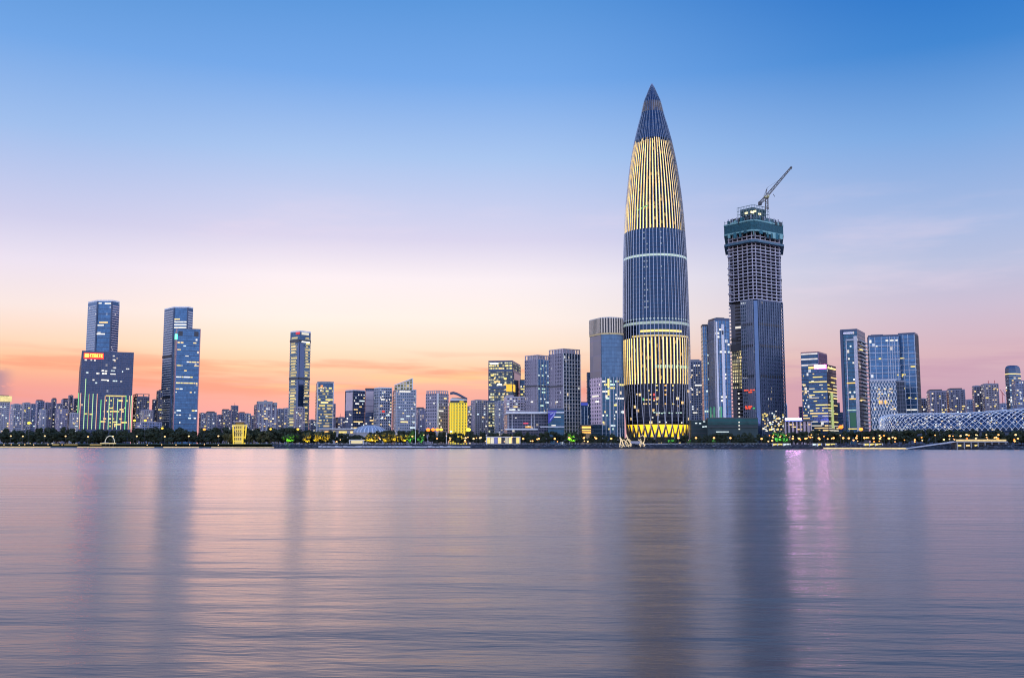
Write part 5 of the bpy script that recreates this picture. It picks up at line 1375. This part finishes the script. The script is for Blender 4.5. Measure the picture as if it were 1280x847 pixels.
def lamps():
    wl = lamp_col('warm', (1, .42, .11), 3.0); wy = lamp_col('pale', (1, .60, .24), 2.4); oj = lamp_col('orange', (1, .16, .01), 3.5); yl = lamp_col('yellow', (1, .55, .04), 2.4); gy = lamp_col('lime', (.9, .8, .05), 2.6); tl = lamp_col('mint', (.3, 1, .8), 3)
    big = [(36.3, 528.2, gy, 'tall lamp glowing greenish yellow above the far left trees', 1.7), (168.2, 525.3, yl, 'left of two tall yellow lamps right of the neon-striped slab', 1.5), (181.4, 525.3, yl, 'right of two tall yellow lamps right of the neon-striped slab', 1.5),
           (202.8, 535, yl, 'yellow lamp at the foot of the striped tower', 1.3), (255.4, 536.4, lamp_col('amber', (1, .30, .03), 2.6), 'amber lamp right of the blue slab tower', 1.5), (338.3, 536, yl, 'yellow lamp below the wide hotel', 1.2), (372.4, 536.2, yl, 'yellow lamp at the foot of the slim arched tower', 1.3),
           (535.2, 536.8, oj, 'reddest and leftmost of the orange lamp row', 1.9), (541.3, 536.6, oj, 'second orange lamp in the row below the grey-rose block', 1.7), (546.6, 536.6, lamp_col('amber', (1, .30, .03), 2.6), 'third amber lamp in the row below the grey-rose block', 1.7), (551.4, 536.6, yl, 'yellowest lamp in the row below the grey-rose block', 1.6),
           (585.6, 536.8, gy, 'brightest yellow lamp, at the right foot of the yellow hotel', 2.0), (1051.2, 533.4, oj, 'bright orange lamp left of the balcony tower foot', 1.9), (1076.2, 536.2, lamp_col('amber', (1, .30, .03), 2.6), 'amber lamp at the foot of the balcony tower', 1.7), (564, 539, tl, 'mint-green signal light below the yellow hotel', .9)]
    for x, y, m, lab, r in big: street_lamp(x, y, 50 if x > 345 else 60, r * 1.0, m, lab)
    prom = [13.5, 28.5, 56, 82, 110, 141, 171, 206, 236, 273, 600, 592, 582, 654, 673.5, 693.5, 711.5, 729.8, 745.2, 764, 848, 870, 892.5, 913, 952, 991, 999, 1007, 1023.5, 1042, 1054, 1061, 1070.5, 1080.5, 1092, 1100, 1111, 1119]
    for x in prom:
        z_ = zone(x); dy = random.uniform(-.6, .6)
        street_lamp(x, (545.2 if x < 345 else 547.6) + dy, 30 if x < 345 else 17, .9, wl if x > 600 else wy, 'short warm globe lamp by the shore path ' + z_, 'shore path lamps ' + z_, 3.2 if x < 345 else 3.7)
    for x in (5, 24, 42, 60, 77.6, 184, 202, 220, 237, 255.5, 273, 14, 31):
        z_ = zone(x); street_lamp(x, 555.6 + random.uniform(-.4, .3), 14, .5, wy, 'low lawn light near the water ' + z_, 'low lawn lights ' + z_, 1.2, 'lawn_light')
    # scattered lights among the right-hand trees
    rnd = random.Random(4)
    for k in range(100):
        x = rnd.choice([rnd.uniform(960, 1190), rnd.uniform(960, 1120), rnd.uniform(1180, 1280), rnd.uniform(350, 760)]); z_ = zone(x)
        street_lamp(x, rnd.uniform(543, 552), rnd.uniform(14, 30), rnd.uniform(.4, .8), rnd.choice([wl, wl, wy, wy, lamp_col('amber', (1, .30, .03), 2.6)]), 'small garden light among the dark trees ' + z_, 'garden lights ' + z_, 3.7, 'garden_light')
    for x in (1233, 1220, 1209): street_lamp(x, 543.2, 20, .55, wy, 'white lamp standing over the lit waterside terrace', 'terrace lamps', 3.7)


lamps()


# ------------------------------------------------------------------ shore pieces
def shore_things():
    # golden pavilion
    D = shoreD(299) + 62; c = at(299.2, 545, D); k = D / F_PX; Z = lambda y: zat(y, D)
    r = thing('pavilion', 'square golden floodlit pavilion tower with a flat overhanging roof', 'pavilion', (c.x, D, 4.2))
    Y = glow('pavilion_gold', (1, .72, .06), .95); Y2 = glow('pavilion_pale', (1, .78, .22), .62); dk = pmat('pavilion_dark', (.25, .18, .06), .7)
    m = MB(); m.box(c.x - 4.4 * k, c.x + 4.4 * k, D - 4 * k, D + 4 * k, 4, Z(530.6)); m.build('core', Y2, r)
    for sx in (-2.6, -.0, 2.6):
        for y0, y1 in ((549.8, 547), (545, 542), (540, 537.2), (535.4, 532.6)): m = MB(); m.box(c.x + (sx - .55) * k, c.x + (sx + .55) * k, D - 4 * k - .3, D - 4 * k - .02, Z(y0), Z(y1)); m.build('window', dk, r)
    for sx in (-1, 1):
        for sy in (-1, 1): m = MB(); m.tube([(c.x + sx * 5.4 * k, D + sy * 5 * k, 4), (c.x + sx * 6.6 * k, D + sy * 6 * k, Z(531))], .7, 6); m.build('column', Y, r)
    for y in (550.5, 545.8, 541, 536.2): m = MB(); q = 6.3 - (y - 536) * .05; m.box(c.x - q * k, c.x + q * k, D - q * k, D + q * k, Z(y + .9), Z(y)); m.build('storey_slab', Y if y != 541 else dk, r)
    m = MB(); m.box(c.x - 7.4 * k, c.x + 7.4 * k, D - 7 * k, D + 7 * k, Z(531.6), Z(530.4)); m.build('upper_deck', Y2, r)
    m = MB(); m.box(c.x - 4 * k, c.x + 4 * k, D - 4 * k, D + 4 * k, Z(530.3), Z(527.4)); m.build('lantern', dk, r)
    m = MB(); m.box(c.x - 6.2 * k, c.x + 5.6 * k, D - 6 * k, D + 6 * k, Z(527.3), Z(526.3)); m.build('roof', M_PINK, r)
    # white ring arch on the left lawn
    D = shoreD(137) + 24; r_ = thing('ring_arch', 'white half-ring arch on a lit platform at the water', 'arch', at(137.2, 555, D)); k = D / F_PX
    m = MB(); c = at(137.2, 553.2, D); R = 5.9 * k
    m.tube([(c.x + R * math.cos(t), D, c.z + R * 1.45 * math.sin(t)) for t in [math.pi * j / 20 for j in range(21)]], .42, 6); m.build('ring', glow('ring_white', (.9, .9, .85), .6), r_)
    m = MB(); m.box(c.x - 11 * k, c.x + 7 * k, D - 2, D + 2, c.z - 1.0, c.z - .1); m.build('platform', lit('platform_warm', (1, .8, .4), .8), r_)
    for q in (-5, 0, 5): m = MB(); m.box(c.x + q * k - .3, c.x + q * k + .3, D - 1, D + 1, .5, c.z - 1.02); m.build('leg', M_CONC, r_)
    # warm light strips along the water's edge
    def strip(name, x0, x1, off, z0, z1, m_, label, group=None, back=1.6):
        n = max(1, int((x1 - x0) / 20)); b = MB(); xs_ = [x0 + (x1 - x0) * i / n for i in range(n + 1)]
        e = [at(x, 560, shoreD(x) + off) for x in xs_]
        for a, c_ in zip(e, e[1:]): b.hexa([(a.x, a.y, z0), (c_.x, c_.y, z0), (c_.x, c_.y + back, z0), (a.x, a.y + back, z0)], [(a.x, a.y, z1), (c_.x, c_.y, z1), (c_.x, c_.y + back, z1), (a.x, a.y + back, z1)])
        p = e[0]; r = thing(name, label, 'quay', (p.x, p.y, z0), group); b.build('light_strip' if 'lit' in label else 'wall', m_, r); return r, e
    amber = lit('strip_amber', (1, .70, .25), .55); amb2 = lit('strip_bright', (1, .74, .30), .9)
    def quay(x0, x1, lab, m_=amber):
        r, e = strip('quay_edge', x0, x1, -1.5, .45, 1.15, m_, lab)
        b = MB()
        for a, c_ in zip(e, e[1:]): b.hexa([(a.x, a.y + .4, -.3), (c_.x, c_.y + .4, -.3), (c_.x, c_.y + 2, -.3), (a.x, a.y + 2, -.3)], [(a.x, a.y + .4, .44), (c_.x, c_.y + .4, .44), (c_.x, c_.y + 2, .44), (a.x, a.y + 2, .44)])
        b.build('footing', M_CONC, r)
        b = MB()
        for a, c_ in zip(e, e[1:]): b.hexa([(a.x, a.y - .2, 1.16), (c_.x, c_.y - .2, 1.16), (c_.x, c_.y + 3, 1.16), (a.x, a.y + 3, 1.16)], [(a.x, a.y - .2, 1.34), (c_.x, c_.y - .2, 1.34), (c_.x, c_.y + 3, 1.34), (a.x, a.y + 3, 1.34)])
        b.build('coping', M_PALE, r)
    quay(-40, 62, 'pale lit quay edge at the far left waterline'); quay(96, 192, 'warm lit quay edge below the ring arch'); quay(204, 248, 'warm lit quay edge below the blue twin towers'); quay(264, 342, 'warm lit quay edge below the golden pavilion')
    quay(1030, 1135, 'bright lit jetty edge below the balcony tower', amb2)
    for x0, x1, lab in ((65, 73, 'short yellow lit bench strip on the far left lawn'), (80, 96, 'long orange-yellow lit strip left of the ring arch'), (112, 126, 'bright lit strip at the left end of the ring arch platform')):
        strip('lit_bench', x0, x1, 30, 3.0, 3.7, amber, lab)
    # seawall with pale blocks
    r, e = strip('seawall', 345, 1030, 1.0, -.3, 1.0, pmat('seawall_stone', (.018, .02, .034), .7, var=.4), 'long dark seawall with pale capstones under the promenade'); 
    b = MB(); x = 398
    while x < 585:
        a = at(x, 560, shoreD(x) + .7); q = random.uniform(2.2, 4.2); b.box(a.x, a.x + q, a.y, a.y + 1.2, 1.02, 1.9 + random.uniform(0, .4)); x += q / .84 + random.uniform(.6, 1.6)
    b.build('capstone', pmat('capstone_white', (.62, .64, .72), .7, var=.2), r)
    # balustrade behind
    r, e = strip('balustrade', 345, 960, 13.2, 4.35, 4.6, pmat('rail', (.34, .33, .36), .6, var=.3), 'pale handrail running along the promenade edge', back=.2)
    b = MB()
    for x in range(346, 960, 4): a = at(x, 560, shoreD(x) + 13.3); b.box(a.x - .1, a.x + .1, a.y, a.y + .15, 3.7, 4.34)
    b.build('post', M_CONC, r)
    # lit kiosks
    def kiosk(x0, x1, yt, off, label, m1, roof=M_WHITE, zb=3.75, cols=3):
        D = shoreD(x0) + off; a, c_ = at(x0, 550, D), at(x1, 550, D); zt = zat(yt, D); r = thing('kiosk', label, 'kiosk', ((a.x + c_.x) / 2, D, zb))
        b = MB(); b.box(a.x, c_.x, D + .5, D + 6, zb, zt - .5); b.build('wall', M_CONC, r)
        n = cols
        for k in range(n):
            u0, u1 = a.x + (c_.x - a.x) * (k + .08) / n, a.x + (c_.x - a.x) * (k + .92) / n; b = MB(); b.box(u0, u1, D + .2, D + .49, zb + .7, zt - .8); b.build('window', m1[k % len(m1)], r)
        b = MB(); b.box(a.x - .8, c_.x + .8, D - 1.2, D + 6.5, zt - .5, zt); b.build('roof', roof, r)
        b = MB()
        for xx in (a.x - .3, c_.x + .3): b.box(xx - .3, xx + .3, D - .9, D - .3, zb, zt - .52)
        b.build('post', M_WHITE, r)
    kiosk(437.5, 454.5, 549.2, 16, 'low glowing cream kiosk below the pale dome', [glow('cream', (1, .85, .5), .8)], M_WHITE, cols=1)
    kiosk(608.5, 649.5, 545.4, 18, 'white-framed cafe pavilion lit yellow and blue before the long glass hall', [L_YEL, L_DIM, glow('cafe_blue', (.25, .3, .9), .5), L_WARM, M_DARK, L_DIM, L_WARM, M_DARK], cols=9)
    stalls = [(966, 971), (972, 978), (979, 987), (1016, 1020), (1022, 1026), (1032, 1044), (1080, 1086), (1087, 1093), (1094, 1102)]
    for j, (x0, x1) in enumerate(stalls):
        kiosk(x0, x1, 552.9, 9.5, ['first lit yellow stall under the unfinished tower', 'second lit yellow stall under the unfinished tower', 'wide pale stall left of the rose mall', 'small bluish stall below the rose mall', 'small bright stall below the pink-signed tower',
              'long yellow stall above the left end of the lit jetty', 'first of three yellow stalls above the jetty', 'middle of three yellow stalls above the jetty', 'last and widest of three yellow stalls above the jetty'][j], [glow('stall_yellow', (1, .8, .25), 1.1) if j not in (2, 3) else L_COOL], M_DARK, 1.6, 2)
    # waterside terrace at the right
    D = shoreD(1228) + 8; a, c_ = at(1194, 550, D), at(1260, 550, D); r = thing('terrace_restaurant', 'two-level waterside terrace with a long bright yellow light line', 'restaurant', ((a.x + c_.x) / 2, D, .5))
    z = lambda y: zat(y, D)
    b = MB(); b.box(a.x, c_.x, D, D + 10, z(552.6), z(551.2)); b.build('deck', M_CONC, r)
    b = MB(); b.box(a.x + 1, c_.x - 1, D + .4, D + .7, z(551.1), z(549)); b.build('light_line', amb2, r)
    b = MB(); b.box(a.x + 2, c_.x - 8, D + 2, D + 9, z(548.9), z(548.4)); b.build('roof', M_DARK, r)
    for k in range(8): b = MB(); xx = a.x + 1.5 + (c_.x - a.x - 3) * k / 7; b.box(xx - .25, xx + .25, D + .2, D + .7, .3, z(552.6)); b.build('column', M_CONC, r)
    for k in range(6): b = MB(); xx = a.x + 3 + k * 6.2; b.box(xx, xx + 2.6, D + 3, D + 3.2, z(557.4), z(555.6)); b.build('window', L_WARM if k % 2 else L_YEL, r)
    b = MB(); b.box(a.x + 1, c_.x - 1, D + 3.3, D + 9, .2, z(552.7)); b.build('wall', M_DARK, r)
    b = MB(); b.hexa([(a.x - 34, D + 1, .6), (a.x, D + 1, z(552.6)), (a.x, D + 5, z(552.6)), (a.x - 34, D + 5, .6)], [(a.x - 34, D + 1, 1.1), (a.x, D + 1, z(551.3)), (a.x, D + 5, z(551.3)), (a.x - 34, D + 5, 1.1)]); b.build('ramp', M_PALE, r)
    # looping warm-lit sculpture group in front of the bullet tower
    D = shoreD(790) + 6; r = thing('sculpture', 'tangle of warm-lit white looping ribs with a boat-like deck before the bullet tower', 'sculpture', at(790, 556, D))
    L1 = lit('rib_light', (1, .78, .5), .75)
    def pt(x, y, dy=0): return at(x, y, D + dy)
    loops = [[(774.5, 558), (776, 552), (775, 546.5), (777, 549), (779, 555), (781, 559)], [(776, 551), (780, 549.5), (784, 553), (786, 558)], [(783, 543), (785, 549), (789, 555), (788, 559.5)],
             [(784, 549), (781.5, 553), (783.5, 557), (787.5, 556), (789, 551.5), (786, 548.5), (784, 549)], [(800, 560), (802, 552), (799.5, 546.5), (803.5, 543.5), (806, 547), (805, 552)], [(798, 549), (802, 553), (806.5, 556), (804, 560)],
             [(801, 551), (799, 557), (802, 560), (805.5, 557), (804, 552)], [(774, 554), (778, 556.5), (777, 560)]]
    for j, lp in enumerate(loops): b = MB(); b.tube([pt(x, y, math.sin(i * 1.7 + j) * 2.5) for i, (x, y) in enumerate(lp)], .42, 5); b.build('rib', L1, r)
    b = MB(); top = [pt(785, 545.6), pt(790, 547.4), pt(798, 547.2), pt(802, 545)]
    for p, q in zip(top, top[1:]): b.hexa([(p.x, D - 3, p.z - 1.0), (q.x, D - 3, q.z - 1.0), (q.x, D + 3, q.z - 1.0), (p.x, D + 3, p.z - 1.0)], [(p.x, D - 4, p.z), (q.x, D - 4, q.z), (q.x, D + 4, q.z), (p.x, D + 4, p.z)])
    b.build('roof', M_DARK, r)
    b = MB(); p, q = pt(788, 554), pt(800, 551); b.box(p.x, q.x, D - 2, D + 2, p.z, q.z); b.build('cabin', pmat('cabin_grey', (.4, .4, .48), .5), r)
    for x in (775.5, 782.5, 803): b = MB(); b.tube([pt(x, 560.2), pt(x, 556)], .3, 5); b.build('pile', M_CONC, r)
    # flagpole and tall posts
    for x, y, lab in ((519.6, 528, 'tall thin white pole right of the green-lit tree'), (775.2, 535, 'thin pale pole left of the bullet tower'), (558, 541, 'thin white pole below the yellow hotel')):
        D = shoreD(x) + 15; p = at(x, y, D); r = thing('flagpole', lab, 'pole', (p.x, D, 3.7)); b = MB(); b.tube([(p.x, D, 3.7), p], [.28, .16], 5); b.build('pole', M_WHITE, r); b = MB(); b.blob(p, .3, .3, .3, 6, 4); b.build('finial', M_WHITE, r)


shore_things()
